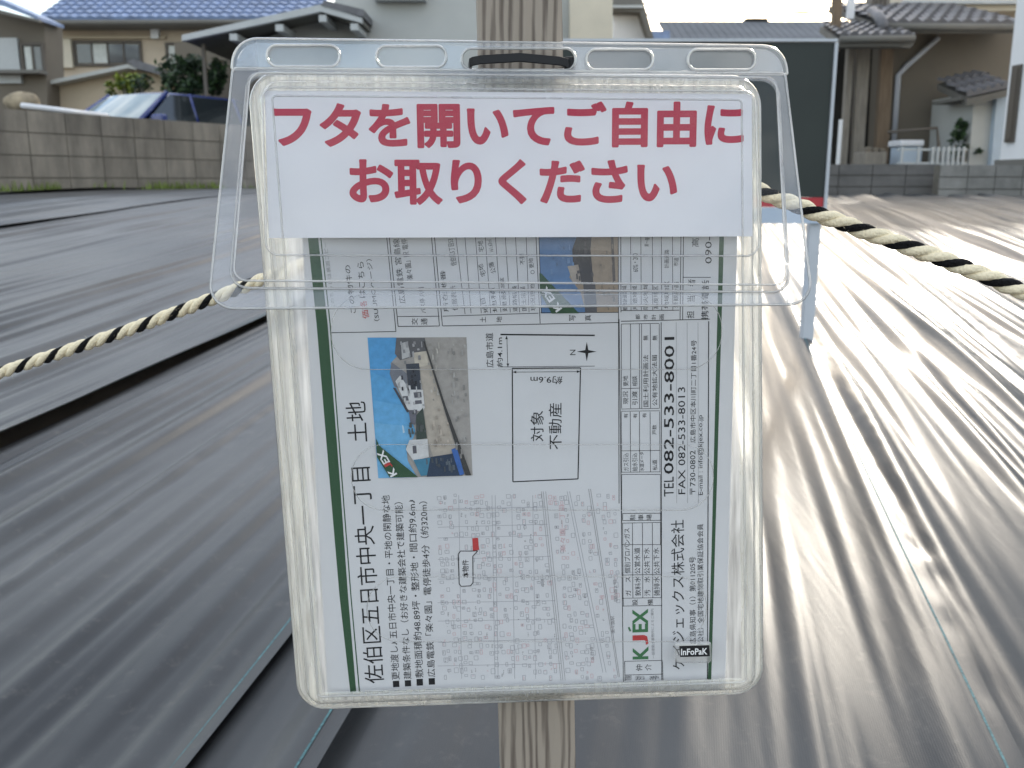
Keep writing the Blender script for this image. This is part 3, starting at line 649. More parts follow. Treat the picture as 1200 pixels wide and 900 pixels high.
s_ = Print(BODY, O4); s_.poly([(185, 245), (208, 243), (213, 292), (188, 296)], cM); s_.build('map_site_mark', M_RED2, flyer)
s_ = Print(BODY, O4); s_.poly([(133, 295), (182, 294), (192, 300), (207, 296), (188, 320), (188, 435), (134, 440)], cM); s_.build('map_balloon', M_FPAPER, flyer)
s_ = Print(BODY, O5)
bp_ = [(137, 297), (178, 297), (207, 296), (187, 318), (188, 425), (178, 438), (140, 440), (132, 430), (128, 310)]
for k in range(len(bp_)): s_.line(cM(*bp_[k]), cM(*bp_[(k + 1) % len(bp_)]), 1.0)
s_.text('本物件', cM(172, 405), cM(170, 332), 7.5, .01); s_.build('lettering', M_INK, flyer)

# ------------------------------------------------------------------ cable tie
M_TIE = mat('black_nylon', (.008, .008, .010), .35, spec=.25)
tie = thing('cable_tie', 'black nylon cable tie round the stake through the middle slot of the case', 'cable tie'); tie.matrix_world = BODY.M
a_, b_ = bl_(553, 72, .005), bl_(666, 73, .005); zb = -PB - 2 * HW - .002
path = [(a_.x, a_.y, zb), (a_.x - .001, a_.y, -.01), (a_.x - .0006, a_.y, .0022), (a_.x + .0006, a_.y + .0002, .0042), (a_.x + .004, a_.y + .0006, .0052), ((a_.x + b_.x) / 2, a_.y + .0011, .0056), (b_.x - .004, b_.y + .0006, .0052), (b_.x - .0008, b_.y, .004), (b_.x + .0008, b_.y, .002), (b_.x + .001, b_.y, -.01), (b_.x, b_.y, zb)]
mb = MB(); vs = []
hh = .0020; th = .0006
for i, p in enumerate(path):
    p = Vector(p); t = (Vector(path[(i + 1) % len(path)]) - Vector(path[i - 1])).normalized(); nn = t.cross(Vector((0, 1, 0))).normalized()
    vs += [p + nn * th + Vector((0, hh, 0)), p + nn * th - Vector((0, hh, 0)), p - nn * th - Vector((0, hh, 0)), p - nn * th + Vector((0, hh, 0))]
n_ = len(path); mb.add(vs, [(i * 4 + k, i * 4 + (k + 1) % 4, ((i + 1) % n_) * 4 + (k + 1) % 4, ((i + 1) % n_) * 4 + k) for i in range(n_) for k in range(4)])
mb.build('strap', M_TIE, tie, bevel=.0003)
MB().box(b_.x - .001, b_.x + .0042, b_.y - .0034, b_.y + .0034, -.006, .0005).build('lock_head', M_TIE, tie, bevel=.0006)

# ------------------------------------------------------------------ striped rope
M_CREAM = mat('cream_fibre', (.90, .79, .57), .85, .12, 1, bump=.35, bscale=1, stretch=(700, 700, 700), spec=.15)
M_BLACKF = mat('black_fibre', (.012, .012, .014), .8, .3, 1, bump=.9, bscale=1, stretch=(700, 700, 700), spec=.2)
rope = thing('striped_rope', 'black and cream twisted rope tied round the stake and stretched to both sides', 'rope')
def PD(px, py, d): return EYEV + ray(px, py) * d
def catmull(P, n):
    P = [P[0] * 2 - P[1]] + P + [P[-1] * 2 - P[-2]]; out = []
    for i in range(1, len(P) - 2):
        for k in range(n):
            t = k / n; a, b, c, d = P[i - 1], P[i], P[i + 1], P[i + 2]
            out.append(.5 * ((2 * b) + (c - a) * t + (2 * a - 5 * b + 4 * c - d) * t * t + (3 * b - a - 3 * c + d) * t ** 3))
    out.append(P[-2]); return out
sc_l = stake_pt(586, 236); sc_r = stake_pt(672, 222); d2 = 2 * HW
key = [PD(-420, 575, .80), PD(-60, 459, .685), PD(0, 437, .67), PD(150, 387, .63), PD(300, 331, .585), PD(450, 277, .55), sc_l + dep * .006 - side * .009 + Vector((0, 0, -.006)), sc_l + dep * (d2 * .6) - side * .009, sc_l + dep * (d2 + .008) + side * .012, sc_r + dep * (d2 + .008) - side * .01,
       sc_r + dep * (d2 * .6) + side * .009, sc_r + dep * .006 + side * .010, PD(790, 205, .500), PD(860, 212, .497), PD(905, 230, .493), PD(1000, 266, .487), PD(1100, 302, .478), PD(1200, 342, .470), PD(1300, 385, .465), PD(1700, 570, .45)]
cp = catmull(key, 40)
# resample by length
ds = [0];
for i in range(1, len(cp)): ds.append(ds[-1] + (cp[i] - cp[i - 1]).length)
tot = ds[-1]; stp = .00125; N_ = int(tot / stp); cc = np.array([tuple(p) for p in cp]); tt = np.linspace(0, tot, N_)
cen = np.stack([np.interp(tt, ds, cc[:, k]) for k in range(3)], -1)
RS, RO = .00215, .00205
a = None; strands = [[], [], []]; ph = 0
for i in range(N_):
    t = Vector(cen[min(i + 1, N_ - 1)] - cen[max(i - 1, 0)]).normalized()
    a = (t.cross(Vector((0, 0, 1))) if a is None else a - t * a.dot(t)).normalized(); b = t.cross(a)
    ph -= 2 * math.pi * stp / (.0300 - .0060 * tt[i] / tot)
    for s_ in range(3):
        an = ph + s_ * 2 * math.pi / 3; strands[s_].append(Vector(cen[i]) + (a * math.cos(an) + b * math.sin(an)) * RO)
for s_ in range(3):
    mb = MB(); P = strands[s_]; nn_ = 12; m_ = len(P); prev = None; vs = []
    for i, p in enumerate(P):
        t = (P[min(i + 1, m_ - 1)] - P[max(i - 1, 0)]).normalized()
        aa = (t.cross(Vector((0, 0, 1))) if prev is None else prev - t * prev.dot(t)).normalized(); prev = aa; bb = t.cross(aa)
        for k in range(nn_):
            an = 2 * math.pi * k / nn_; yarn = 1 + .08 * math.cos(6 * an + i * .55) + rnd.uniform(-.04, .04) + .05 * math.sin(i * .021 + s_)
            vs.append(p + (aa * math.cos(an) + bb * math.sin(an)) * RS * (.92 if s_ == 0 else 1.10) * yarn)
    mb.add(vs, [(i * nn_ + k, i * nn_ + (k + 1) % nn_, (i + 1) * nn_ + (k + 1) % nn_, (i + 1) * nn_ + k) for i in range(m_ - 1) for k in range(nn_)], True)
    o = mb.build('strand', M_BLACKF if s_ == 0 else M_CREAM, rope)
    o['label'] = ('black strand' if s_ == 0 else 'cream strand')

mb = MB(); rq = random.Random(5)
for k in range(700):
    i = rq.randrange(40, N_ - 40); p = Vector(cen[i]); d = Vector((rq.gauss(0, 1), rq.gauss(0, 1), rq.gauss(0, 1))).normalized(); p = p + d * .0039; e1 = d * rq.uniform(.0006, .0022) + Vector((rq.gauss(0, .0012), rq.gauss(0, .0012), rq.gauss(0, .0012)))
    sd_ = d.cross(Vector((0, 1, .3))).normalized() * .00007; mb.add([p - sd_, p + sd_, p + e1 * .6 + sd_, p + e1], [(0, 1, 2, 3)])
tag(mb.build('loose_fibres', M_CREAM, rope), kind='stuff')

# ------------------------------------------------------------------ sign board on legs, behind
M_SGREEN = mat('dark_green_board', (.024, .032, .029), .55, .15, 3)
M_SRED = mat('red_band', (.42, .035, .045), .5, .1, 4)
M_SBLUE = mat('pale_board', (.42, .50, .60), .5, .06, 4)
M_ALU = mat('aluminium', (.50, .53, .57), .5, .1, 6, spec=.5)
SD = groundhit(957, 411).y
sign = thing('sign_board', 'large dark green sign board with a red band on pale metal legs behind the case', 'sign board', (0, 0, 0))
xr, zt = XZ(981, 47, SD); xl = W(610, 47, SD).x; zb_ = XZ(965, 250, SD)[1]; zr0 = XZ(965, 231, SD)[1]; zr1 = XZ(965, 242, SD)[1]
MB().box(xl, xr - .007, SD, SD + .012, zr0, zt - .006).build('panel', M_SGREEN, sign)
MB().box(xl, xr - .007, SD, SD + .012, zr1 - .001, zr0 - .001).build('red_band', M_SRED, sign)
MB().box(xl, xr - .007, SD, SD + .012, XZ(965, 262, SD)[1], zr1 - .002).build('lower_panel', M_SBLUE, sign)
MB().box(xl - .01, xr, SD - .006, SD + .02, zt - .004, zt + .003).build('frame', M_ALU, sign)
MB().box(xr - .006, xr + .002, SD - .006, SD + .02, zb_, zt - .0065).build('frame', M_ALU, sign)
for x0 in (xr - .033, xl + .02):
    zg = gzf(x0, SD)
    lg_ = MB().box(x0, x0 + .029, SD + .0125, SD + .045, zg + .012, zt - .02).build('leg', M_ALU, sign)
    MB().box(x0 - .001, x0 + .030, SD + .0115, SD + .046, zg - .06, zg + .0115).build('foot', M_TIE, lg_)

# ------------------------------------------------------------------ background materials
M_BLOCK = mat('concrete_block', (.33, .31, .275), .92, .35, 3.0, bump=.5, bscale=60)
M_BLOCKS = [mat('concrete_block', tuple(c * k for c in (.29, .26, .215)), .92, .6, 1.6, col2=tuple(k * c for c in (.10, .09, .078)), bump=.5, bscale=60, stretch=(2.2, 2.2, .7), world=True) for k in (.85, .93, 1.0, 1.06)]
M_MORTAR = mat('mortar', (.13, .12, .10), .95, .2, 20)
M_BEIGE = mat('beige_render', (.56, .47, .36), .9, .08, 1.5, bump=.2)
M_BEIGE2 = mat('tan_render', (.50, .42, .31), .9, .08, 1.5)
M_CREAMW = mat('cream_panel', (.66, .60, .48), .8, .06, 2)
M_GREYW = mat('pale_grey_render', (.46, .47, .45), .9, .06, 1.2, bump=.2)
M_BLUET = mat('blue_glazed_tile', (.19, .26, .42), .4, .30, 2.5, spec=.5)
M_DARKT = mat('dark_roof_tile', (.13, .13, .14), .5, .30, 4, spec=.5)
M_FASC = mat('pale_metal_fascia', (.48, .50, .50), .55, .08, 3)
M_SOFF = mat('soffit', (.16, .155, .14), .9, .1, 3)
M_BRZ = mat('bronze_frame', (.10, .085, .07), .5)
M_GLASS = mat('window_glass', (.10, .105, .11), .12, .2, 3, spec=.8)
M_CURT = mat('curtain', (.62, .64, .60), .85, .15, 8)
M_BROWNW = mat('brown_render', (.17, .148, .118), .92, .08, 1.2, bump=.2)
M_TIMBER = mat('old_timber', (.17, .125, .085), .8, .25, 6, stretch=(6, 6, .6))
M_GTIMBER = mat('grey_timber', (.22, .20, .17), .8, .25, 6, stretch=(6, 6, .6))
M_WHITE = mat('white_render', (.76, .77, .78), .8, .04, 2)
M_PBLUE = mat('pale_blue_panel', (.42, .50, .58), .7, .06, 2)
M_STEEL = mat('white_pipe', (.74, .76, .80), .35, .05, 4)
M_DARK = mat('shade_and_fitting_black', (.025, .023, .02), .9, .2, 4)  # painted shade of the entrance, also wires and ridge vent
M_STONE = mat('rounded_stone', (.30, .25, .175), .9, .4, 6, bump=.6)

def facade(root, poly, D, depth, m, name='wall'):  # polygon of px points on an upright plane, made solid by depth
    return MB().prism([tuple(W(x, y, D)) for x, y in poly], (0, depth, 0)).build(name, m, root)
def vbox(px0, py0, px1, py1, D, d0, d1):           # upright box given by its seen rectangle; d0..d1 are metres in front(-)/behind the plane D
    xa, z1 = XZ(px0, py0, D); xb, _ = XZ(px1, py0, D); z0 = XZ(px0, py1, D)[1]; mb = MB(); mb.box(xa, xb, D + d0, D + d1, z0, z1); return mb
def window(root, px0, py0, px1, py1, D, panes, mp=None, fr=M_BRZ):
    wd = obj('window', None, root)
    xa, z1 = XZ(px0, py0, D); xb, _ = XZ(px1, py0, D); z0 = XZ(px0, py1, D)[1]; t = .05
    MB().box(xa, xb, D - .06, D - .002, z1 - t, z1).box(xa, xb, D - .06, D - .002, z0, z0 + t).box(xa, xa + t, D - .06, D - .002, z0 + t, z1 - t).box(xb - t, xb, D - .06, D - .002, z0 + t, z1 - t).build('frame', fr, wd)
    w_ = (xb - xa - 2 * t) / panes
    for k in range(panes):
        x0 = xa + t + k * w_; MB().box(x0 + .02, x0 + w_ - .02, D - .03, D - .012, z0 + t + .02, z1 - t - .02).build('pane', (mp[k % len(mp)] if mp else M_GLASS), wd)
        if k: MB().box(x0 - .019, x0 + .019, D - .05, D - .004, z0 + t, z1 - t).build('mullion', fr, wd)
def tiled(name, root, p0, p1, back, rows, colw, m, wave=.03, lip=.05):   # corrugated tiled slope from eave p0-p1 back by vector
    p0, p1, back = Vector(p0), Vector(p1), Vector(back); ev = p1 - p0; n = max(1, int(ev.length / colw)); nn = ev.cross(back).normalized()
    if nn.z < 0: nn = -nn
    mb = MB(); sub = 6; nu = n * sub
    for r in range(rows):
        for e_ in (0, 1):
            t = (r + e_) / rows + (.0 if e_ == 0 else .006)
            for i in range(nu + 1):
                h = wave * abs(math.sin(math.pi * i / sub)) ** 1.3 + (lip if e_ == 0 else 0)
                mb.v.append(tuple(p0 + ev * (i / nu) + back * min(t, 1) + nn * h))
        k = r * 2 * (nu + 1)
        for i in range(nu): mb.f.append((k + i, k + i + 1, k + nu + 2 + i, k + nu + 1 + i)); mb.sm.append(False)
        if r:
            kp = (r - 1) * 2 * (nu + 1) + nu + 1
            for i in range(nu): mb.f.append((kp + i, kp + i + 1, k + i + 1, k + i)); mb.sm.append(False)
    # eave face
    k = len(mb.v)
    for i in range(nu + 1): mb.v.append(tuple(p0 + ev * (i / nu) - nn * .03))
    for i in range(nu): mb.f.append((k + i, k + i + 1, i + 1, i)); mb.sm.append(False)
    return mb.build(name, m, root)

# ------------------------------------------------------------------ left block wall
wa, wb = W(-60, 212, 8.3), W(300, 212, 11.6); wa.z = wb.z = 0
dw = (wb - wa); dw.normalize(); ang = math.atan2(dw.y, dw.x); WL = 11.0
wall = thing('block_wall', 'weathered grey concrete block wall along the left side of the plot', 'block wall', (wa.x, wa.y, 0), ang)
ztop = W(0, 127, wa.y + (60 / 360) * (wb.y - wa.y)).z; ch = .205; cw = .40; nrow = 5
MB().box(0, WL, .012, .11, .2, ztop - .01).build('mortar_joints', M_MORTAR, wall)
me_b = {}
def block_mesh(w_, h_, m, k):
    key_ = (round(w_, 2), k)
    if key_ not in me_b:
        mb = MB(); mb.box(.005, w_ - .005, 0, .12, .005, h_ - .005); me = bpy.data.meshes.new('concrete_block'); me.from_pydata(mb.v, [], mb.f); me.materials.append(m); me_b[key_] = me
    return me_b[key_]
for r in range(nrow):
    z0 = ztop - (r + 1) * ch; x = 0
    for c in range(int(WL / cw) - 1):
        k = rnd.randint(0, 3); o = obj('concrete_block', block_mesh(cw, ch, M_BLOCKS[k], k), wall); o.location = (x + c * cw, rnd.uniform(-.003, .003), z0)
# pale pipe lying along the top of the wall and a rounded stone
pA, pB_ = W(27, 124, wa.y + .6), W(126, 137, wa.y + 1.6); pA.z = pB_.z = ztop + .06
tag(MB().tube([W(26, 123.5, 9.15), W(126, 136, 10.15)], .026, 10).build('metal_pipe', M_STEEL), 'pale metal pipe lying along the top of the grey block wall', 'pipe')
mb = MB(); c_ = W(27, 118, 9.6)
for i in range(9):
    for j in range(14):
        th_ = math.pi * i / 8; ph_ = 2 * math.pi * j / 14; k = 1 + .1 * math.sin(3 * ph_ + i)
        mb.v.append((c_.x + .17 * k * math.sin(th_) * math.cos(ph_), c_.y + .15 * k * math.sin(th_) * math.sin(ph_), c_.z - .02 + .10 * k * math.cos(th_)))
mb.f += [(i * 14 + j, (i + 1) * 14 + j, (i + 1) * 14 + (j + 1) % 14, i * 14 + (j + 1) % 14) for i in range(8) for j in range(14)]; mb.sm += [True] * 112
tag(mb.build('garden_stone', M_STONE), 'rounded tan garden stone showing over the left end of the block wall', 'stone')
# raised yard behind the wall
MB().box(-30, 30, 12.8, 60, .2, .5)
yd = MB(); yd.add([(-30, 8.0, .40), (wa.x - .3, wa.y + .2, .40), (wb.x + 1, wb.y + 3.2, .40), (10, 30, .40), (10, 60, .40), (-60, 60, .40)], [(0, 1, 2, 3, 4, 5)])
tag(yd.build('yard', mat('packed_earth', (.22, .19, .15), .95, .3, 2)), kind='structure')

# ------------------------------------------------------------------ weeds at the foot of the wall
M_WEED = mat('weed_leaf', (.16, .21, .05), .7, .4, 9)
mb = MB()
for k in range(1500):
    s_ = rnd.random() ** .8 * 8; cl = .5 + .5 * math.sin(s_ * 3.1) + .3 * math.sin(s_ * 9)
    if rnd.random() > cl: continue
    p = wa + dw * s_ + Vector((dw.y, -dw.x, 0)) * rnd.uniform(.0, .14); p.z = gzf(p.x, p.y) + .01; h_ = rnd.uniform(.03, .11); an = rnd.uniform(0, 6.28); s2 = .012
    q = Vector((math.cos(an), math.sin(an), 0)); mb.add([p - q * s2, p + q * s2, p + q * rnd.uniform(-.03, .03) + Vector((0, 0, h_))], [(0, 1, 2)])
tag(mb.build('weeds', M_WEED), kind='stuff')

# ------------------------------------------------------------------ far-left house
h1 = thing('house', 'shaded grey house with blue roof edge at the far left of the view', 'house'); D = 18
facade(h1, [(-70, -2), (52, 26), (56, 130), (-70, 130)], D, .7, M_BROWNW)
facade(h1, [(-90, -30), (-20, -10), (44, 19), (44, 23), (-20, -2), (-90, -18)], D - .5, 1.0, M_BLUET, 'roof')
MB().prism([tuple(W(x, y, D - .72)) for x, y in ((-60, -4), (46, 23), (46, 26), (-60, 2))], (0, .1, 0)).build('gutter', M_SOFF, h1)
window(h1, 24, 50, 52, 87, D, 2, [M_CURT, M_GLASS]); vbox(-8, 45, 22, 98, D, -.08, -.002).build('shutter_panel', M_FASC, h1); vbox(-8, 84, 56, 88, D, -.35, -.002).build('ledge', M_SOFF, h1)

# ------------------------------------------------------------------ beige house with blue tiles
h2 = thing('house', 'beige two storey house with blue glazed tile roof behind the blue car', 'house'); D = 22
facade(h2, [(54, 24), (356, 24), (356, 150), (56, 150)], D, 6, M_BEIGE)
pe0, pe1 = W(41, 22, D - .7), W(372, 21, D - .7)
tiled('roof', h2, pe0, pe1, (0, 4.6, 2.1), 16, .21, M_BLUET, .035, .03)
MB().prism([tuple(pe0), tuple(pe0 + Vector((1.6, 4.6, 2.1))), tuple(pe0 + Vector((0, 4.6, 1.3)))], (-.05, 0, 0)).build('hip_end', M_BLUET, h2)
MB().tube([pe0 + Vector((0, -.05, -.08)), pe1 + Vector((0, -.05, -.08))], .05, 8).build('gutter', M_SOFF, h2)
MB().box(pe0.x, pe1.x, D - .65, D, pe0.z - .13, pe0.z - .05).build('soffit', M_SOFF, h2)
vbox(54, 43, 195, 46, D, -.10, -.003).build('trim', M_BEIGE2, h2)
window(h2, 86, 48, 166, 78, D, 4, [M_GLASS, M_CURT, M_GLASS, M_GLASS]); vbox(54, 46.5, 85, 80, D, -.12, -.003).build('shutter_box', M_CREAMW, h2)
vbox(178, 26, 187, 46, D, -.14, -.003).build('vent_box', M_WHITE, h2); window(h2, 194, 50, 290, 80, D, 5, [M_CURT, M_CURT, M_GLASS, M_CURT, M_CURT])
# annex with low gable
h3 = thing('annex', 'low tan annex with a shallow sloping roof in front of the beige house', 'outbuilding'); D = 18.5
facade(h3, [(14, 108), (150, 80), (190, 88), (190, 150), (14, 150)], D, 2.5, M_BEIGE2)
facade(h3, [(10, 104), (150, 75), (160, 79), (160, 82), (150, 79.5), (10, 109)], D - .35, 3, M_GREYW, 'roof')
facade(h3, [(148, 72), (156, 69), (192, 81), (196, 90), (160, 80)], D - .4, 3, M_DARKT, 'ridge_tiles')

# ------------------------------------------------------------------ grey house with porch gable
h4 = thing('house', 'pale grey house with a low gable porch roof left of the stake', 'house'); D = 15
facade(h4, [(392, -60), (561, -60), (566, 190), (392, 190)], D + .9, 5, M_GREYW)
facade(h4, [(300, 48), (376, 22), (398, 30), (398, 190), (300, 190)], D + .9, 4, M_GREYW, 'porch_wall')
facade(h4, [(213, 41), (376, 5), (424, 21), (424, 27), (376, 13.5), (213, 48)], D, .12, M_FASC, 'fascia')
rl = MB()
for (a0, a1) in (((213, 42), (376, 6)), ((376, 6), (424, 22))):
    A, B = W(*a0, D), W(*a1, D); rl.prism([tuple(A), tuple(B), tuple(B - Vector((0, 0, .06))), tuple(A - Vector((0, 0, .06)))], (0, 3.6, 0))
rl_o = rl.build('roof', M_SOFF, h4); rl_o.location = (0, .125, 0)
for x, y in ((268, 39), (322, 28), (373, 17), (410, 27)): vbox(x, y, x + 9, y + 8, D, .03, 1.6).build('rafter_end', M_FASC, h4)
facade(h4, [(380, 0), (426, 11), (426, 20), (376, 6)], D - .02, 2, M_DARKT, 'ridge_tiles')
vbox(440, -8, 500, 3, D + .9, -.25, -.003).build('window_sill', M_FASC, h4)
vbox(204, 50, 300, 190, D + 2.6, 0, .3).build('carport_back_wall', M_BROWNW, h4)
for x in (228, 290): vbox(x, 48, x + 4, 190, D, .3, .36).build('porch_post', M_BRZ, h4)

# ------------------------------------------------------------------ buildings right of the stake
h5 = thing('house', 'cream house wall rising behind the sign board just right of the stake', 'house'); D = 19
facade(h5, [(640, -60), (667, -60), (667, 190), (640, 190)], D + .3, 3, M_GREYW, 'side_wall'); facade(h5, [(668, -60), (718, -60), (718, 190), (668, 190)], D, 4, M_CREAMW)
h6 = thing('house', 'small white house with eaves sloping down to the right beside the cream wall', 'house'); D = 24
facade(h6, [(719, 14), (745, 14), (762, 44), (762, 190), (719, 190)], D, 4, M_WHITE); facade(h6, [(718, -3), (752, -3), (756, 9), (766, 44), (760, 44), (750, 14), (718, 13)], D - .5, 5, M_SOFF, 'roof')
facade(h6, [(717, 6), (753, 6), (754, 9), (717, 9)], D - .6, .08, M_FASC, 'gutter')
h7 = thing('warehouse', 'long low building with a grey metal roof beyond the sign board', 'warehouse'); D = 40
facade(h7, [(786, 44), (1010, 44), (1010, 200), (786, 200)], D, 10, M_GREYW)
M_ROOFM = mat('grey_metal_roof', (.16, .17, .185), .9, .15, .6, spec=.1)
A, B = W(784, 46, D - .4), W(1015, 46, D - .4); h_ = W(786, 25, D + 2.6).z - A.z
rf = obj('roof', None, h7)
for k in range(26):
    x0 = A.x + (B.x - A.x) * k / 26; x1 = A.x + (B.x - A.x) * (k + 1) / 26 - .02
    MB().prism([(x0, A.y, A.z), (x1, A.y, A.z), (x1, A.y + 3, A.z + h_), (x0, A.y + 3, A.z + h_)], (0, .05, -.08)).build('roof_panel', M_ROOFM, rf)
vbox(873, 22, 899, 27, D + 2.7, -.2, .3).build('ridge_vent', M_DARK, h7)
h8 = thing('shed', 'small blue roofed shed between the white house and the grey metal roof', 'shed'); facade(h8, [(764, 36), (785, 36), (785, 46), (764, 46)], 34, 3, M_BLUET, 'roof'); facade(h8, [(766, 46.2), (783, 46.2), (783, 190), (766, 190)], 34.2, 2, M_GREYW)
# overhead wires
for y0, y1, sag, lab in ((-6, 9, 3, 'highest'), (0, 15, 3, 'middle'), (16, 12, 3, 'lowest')):
    pts = [W(700 + 320 * t, y0 + (y1 - y0) * t + sag * math.sin(math.pi * t), 32) for t in [i / 16 for i in range(17)]]
    tag(MB().tube(pts, .026, 5).build('overhead_wire', M_DARK), f'{lab} of the thin overhead wires crossing the sky above the metal roof', 'wire', 'overhead wires in the sky')

# ------------------------------------------------------------------ right-hand tiled house
h9 = thing('house', 'old brown house with dark tiled roofs and a drainpipe on the right', 'house'); D = 13.5
facade(h9, [(1049, 30), (1215, 30), (1205, 200), (1040, 200)], D, 5, M_BROWNW)
facade(h9, [(1058, -60), (1230, -60), (1230, 12), (1058, 14)], D + 1.6, .8, M_CREAMW, 'upper_wall')
vbox(1056, 2, 1200, 6, D + 1.6, -.12, -.003).build('trim', M_FASC, h9)
def tile_run(root, p0, p1, back, cols, rows, m):
    p0, p1, back = Vector(p0), Vector(p1), Vector(back); ev = (p1 - p0) / cols; rv = back / rows; nn = ev.cross(rv).normalized()
    if nn.z < 0: nn = -nn
    mb = MB(); k = 8
    for e_ in (0, 1):
        for i in range(k + 1):
            t = i / k; h = .030 * math.sin(math.pi * min(1, t * 1.5)) if t < .67 else -.018 * math.sin(math.pi * (t - .67) / .33)
            h += .035 if e_ == 0 else 0
            mb.v.append(tuple(ev * t + rv * (1.12 * e_) + nn * h))
    for i in range(k + 1): mb.v.append(tuple(ev * (i / k) - nn * .02))
    for i in range(k): mb.f += [(i, i + 1, k + 2 + i, k + 1 + i), (2 * (k + 1) + i, 2 * (k + 1) + i + 1, i + 1, i)]
    me = bpy.data.meshes.new('roof_tile'); me.from_pydata(mb.v, [], mb.f); me.materials.append(m)
    rf_ = obj('roof', None, root)
    for r in range(rows):
        for c in range(cols):
            o = obj('roof_tile', me, rf_); o.location = p0 + ev * c + rv * r + nn * rnd.uniform(0, .006)
    MB().prism([tuple(p0 - nn * .04), tuple(p1 - nn * .04), tuple(p1 + back - nn * .04), tuple(p0 + back - nn * .04)], nn * -.08).build('roof_deck', M_SOFF, rf_)
tile_run(h9, W(1037, 27, D - .75), W(1205, 28, D - .75), (0, 2.3, .62), 11, 7, M_DARKT)
tile_run(h9, W(984, 43, D - 1.35), W(1072, 42, D - 1.35), (.25, 1.6, .40), 7, 5, M_DARKT)
MB().tube([W(1022, 13, D - .3), W(1030, 20, D - .6), W(1036, 32, D - .95)], .07, 8).build('hip_ridge', M_DARKT, h9)
MB().tube([W(1036, 31, D - .8), W(1205, 32, D - .8)], .045, 8).build('gutter', M_SOFF, h9)
MB().tube([W(985, 46, D - 1.4), W(1072, 45, D - 1.4)], .04, 8).build('gutter', M_SOFF, h9)
MB().tube([W(1100, 44, D - .1), W(1062, 78, D - .06), W(1053, 88, D - .06), W(1046, 192, D - .06)], .035, 8).build('drainpipe', mat('grey_drainpipe', (.50, .52, .56), .4), h9)
facade(h9, [(975, 44), (1050, 44), (1042, 200), (975, 200)], D + .8, 1, M_DARK, 'entrance_shade_slab')  # solid near-black slab, entrance shade put into its colour
for x0, x1, x2, x3, m in ((1006, 1021, 1011, 999, M_GTIMBER), (1034, 1048, 1040, 1026, M_TIMBER), (995, 1002, 992, 986, M_GTIMBER)):
    facade(h9, [(x0, 50), (x1, 50), (x2, 200), (x3, 200)], D - .3, .12, m, 'post')
facade(h9, [(978, -10), (988, -10), (984, 60), (976, 60)], D - .6, .12, M_TIMBER, 'post'); facade(h9, [(996, -10), (1003, -10), (1001, 22), (994, 22)], D + .2, .1, M_WHITE, 'post')
vbox(978, 50, 1068, 56, D - .9, 0, .1).build('beam', M_SOFF, h9)
vbox(1022, -10, 1044, 12, D + 1.2, 0, .25).build('balcony_rail', M_GTIMBER, h9)
for k in range(4): vbox(1023 + 5 * k, -10, 1025 + 5 * k, 10, D + 1.1, 0, .03).build('rail_post', M_BRZ, h9)
# rail frame, bin, fence, crates in front
fr_ = tag(MB().tube([W(1041, 155, D - 1.2), W(1098, 150, D - 1.2), W(1100, 172, D - 1.2), W(1100, 205, D - 1.2)], .022, 6).build('metal_rail', M_BRZ), 'dark bent metal handrail in front of the brown house', 'handrail')
bn = thing('storage_bin', 'pale lidded storage bin beside the drainpipe of the brown house', 'bin'); vbox(1056, 172, 1082, 205, D - 1.0, 0, .35).build('bin_body', M_PBLUE, bn, .02); vbox(1054, 164, 1083, 171.5, D - 1.0, -.03, .38).build('bin_lid', M_STEEL, bn, .02)
fn = thing('picket_fence', 'short white picket fence in front of the brown house', 'fence')
vbox(1052, 174, 1134, 176.5, D - 1.6, 0, .03).build('rail', M_FASC, fn); vbox(1052, 190, 1134, 193, D - 1.6, 0, .03).build('rail', M_FASC, fn)
pk = vbox(1092, 172, 1094.5, 200, D - 1.6, -.03, -.003).build('picket', M_FASC, fn); st_ = W(1098, 172, D - 1.6).x - W(1092, 172, D - 1.6).x
for k in range(1, 7): o = pk.copy(); COL.objects.link(o); o.location.x = k * st_
for k in (-2.8, -6): o = pk.copy(); COL.objects.link(o); o.location.x = k * st_
cr_ = thing('plant_pots', 'jumbled crate of pots by the entrance posts of the brown house', 'crate'); vbox(1013, 178, 1040, 200, D - 1.1, 0, .4).build('crate_body', M_GTIMBER, cr_, .01)
for k in range(3): vbox(1016 + 8 * k, 172 + k, 1022 + 8 * k, 178, D - 1.05, 0, .1).build('pot', M_BROWNW, cr_, .01)
wp = tag(vbox(984, 140, 988, 200, D - 1.3, 0, .03).build('white_plank', M_WHITE, bevel=.004), 'narrow white plank leaning upright near the entrance of the brown house', 'plank')
# small shed
sh_ = thing('garden_shed', 'small white and pale blue shed with a dark tiled roof on the right', 'shed'); Ds = 12.2
facade(sh_, [(1142, 108), (1169, 104), (1160, 205), (1134, 205)], Ds, 1.2, M_GREYW); facade(sh_, [(1169.5, 100), (1184, 98), (1174, 205), (1160.5, 205)], Ds - .1, 1.2, M_PBLUE, 'side_panel')
tile_run(sh_, W(1133, 112, Ds - .3), W(1187, 100, Ds - .3), (.1, 1.1, .28), 5, 3, M_DARKT)
vbox(1126, 113, 1150, 117, Ds - .2, 0, .8).build('gutter', M_SOFF, sh_)
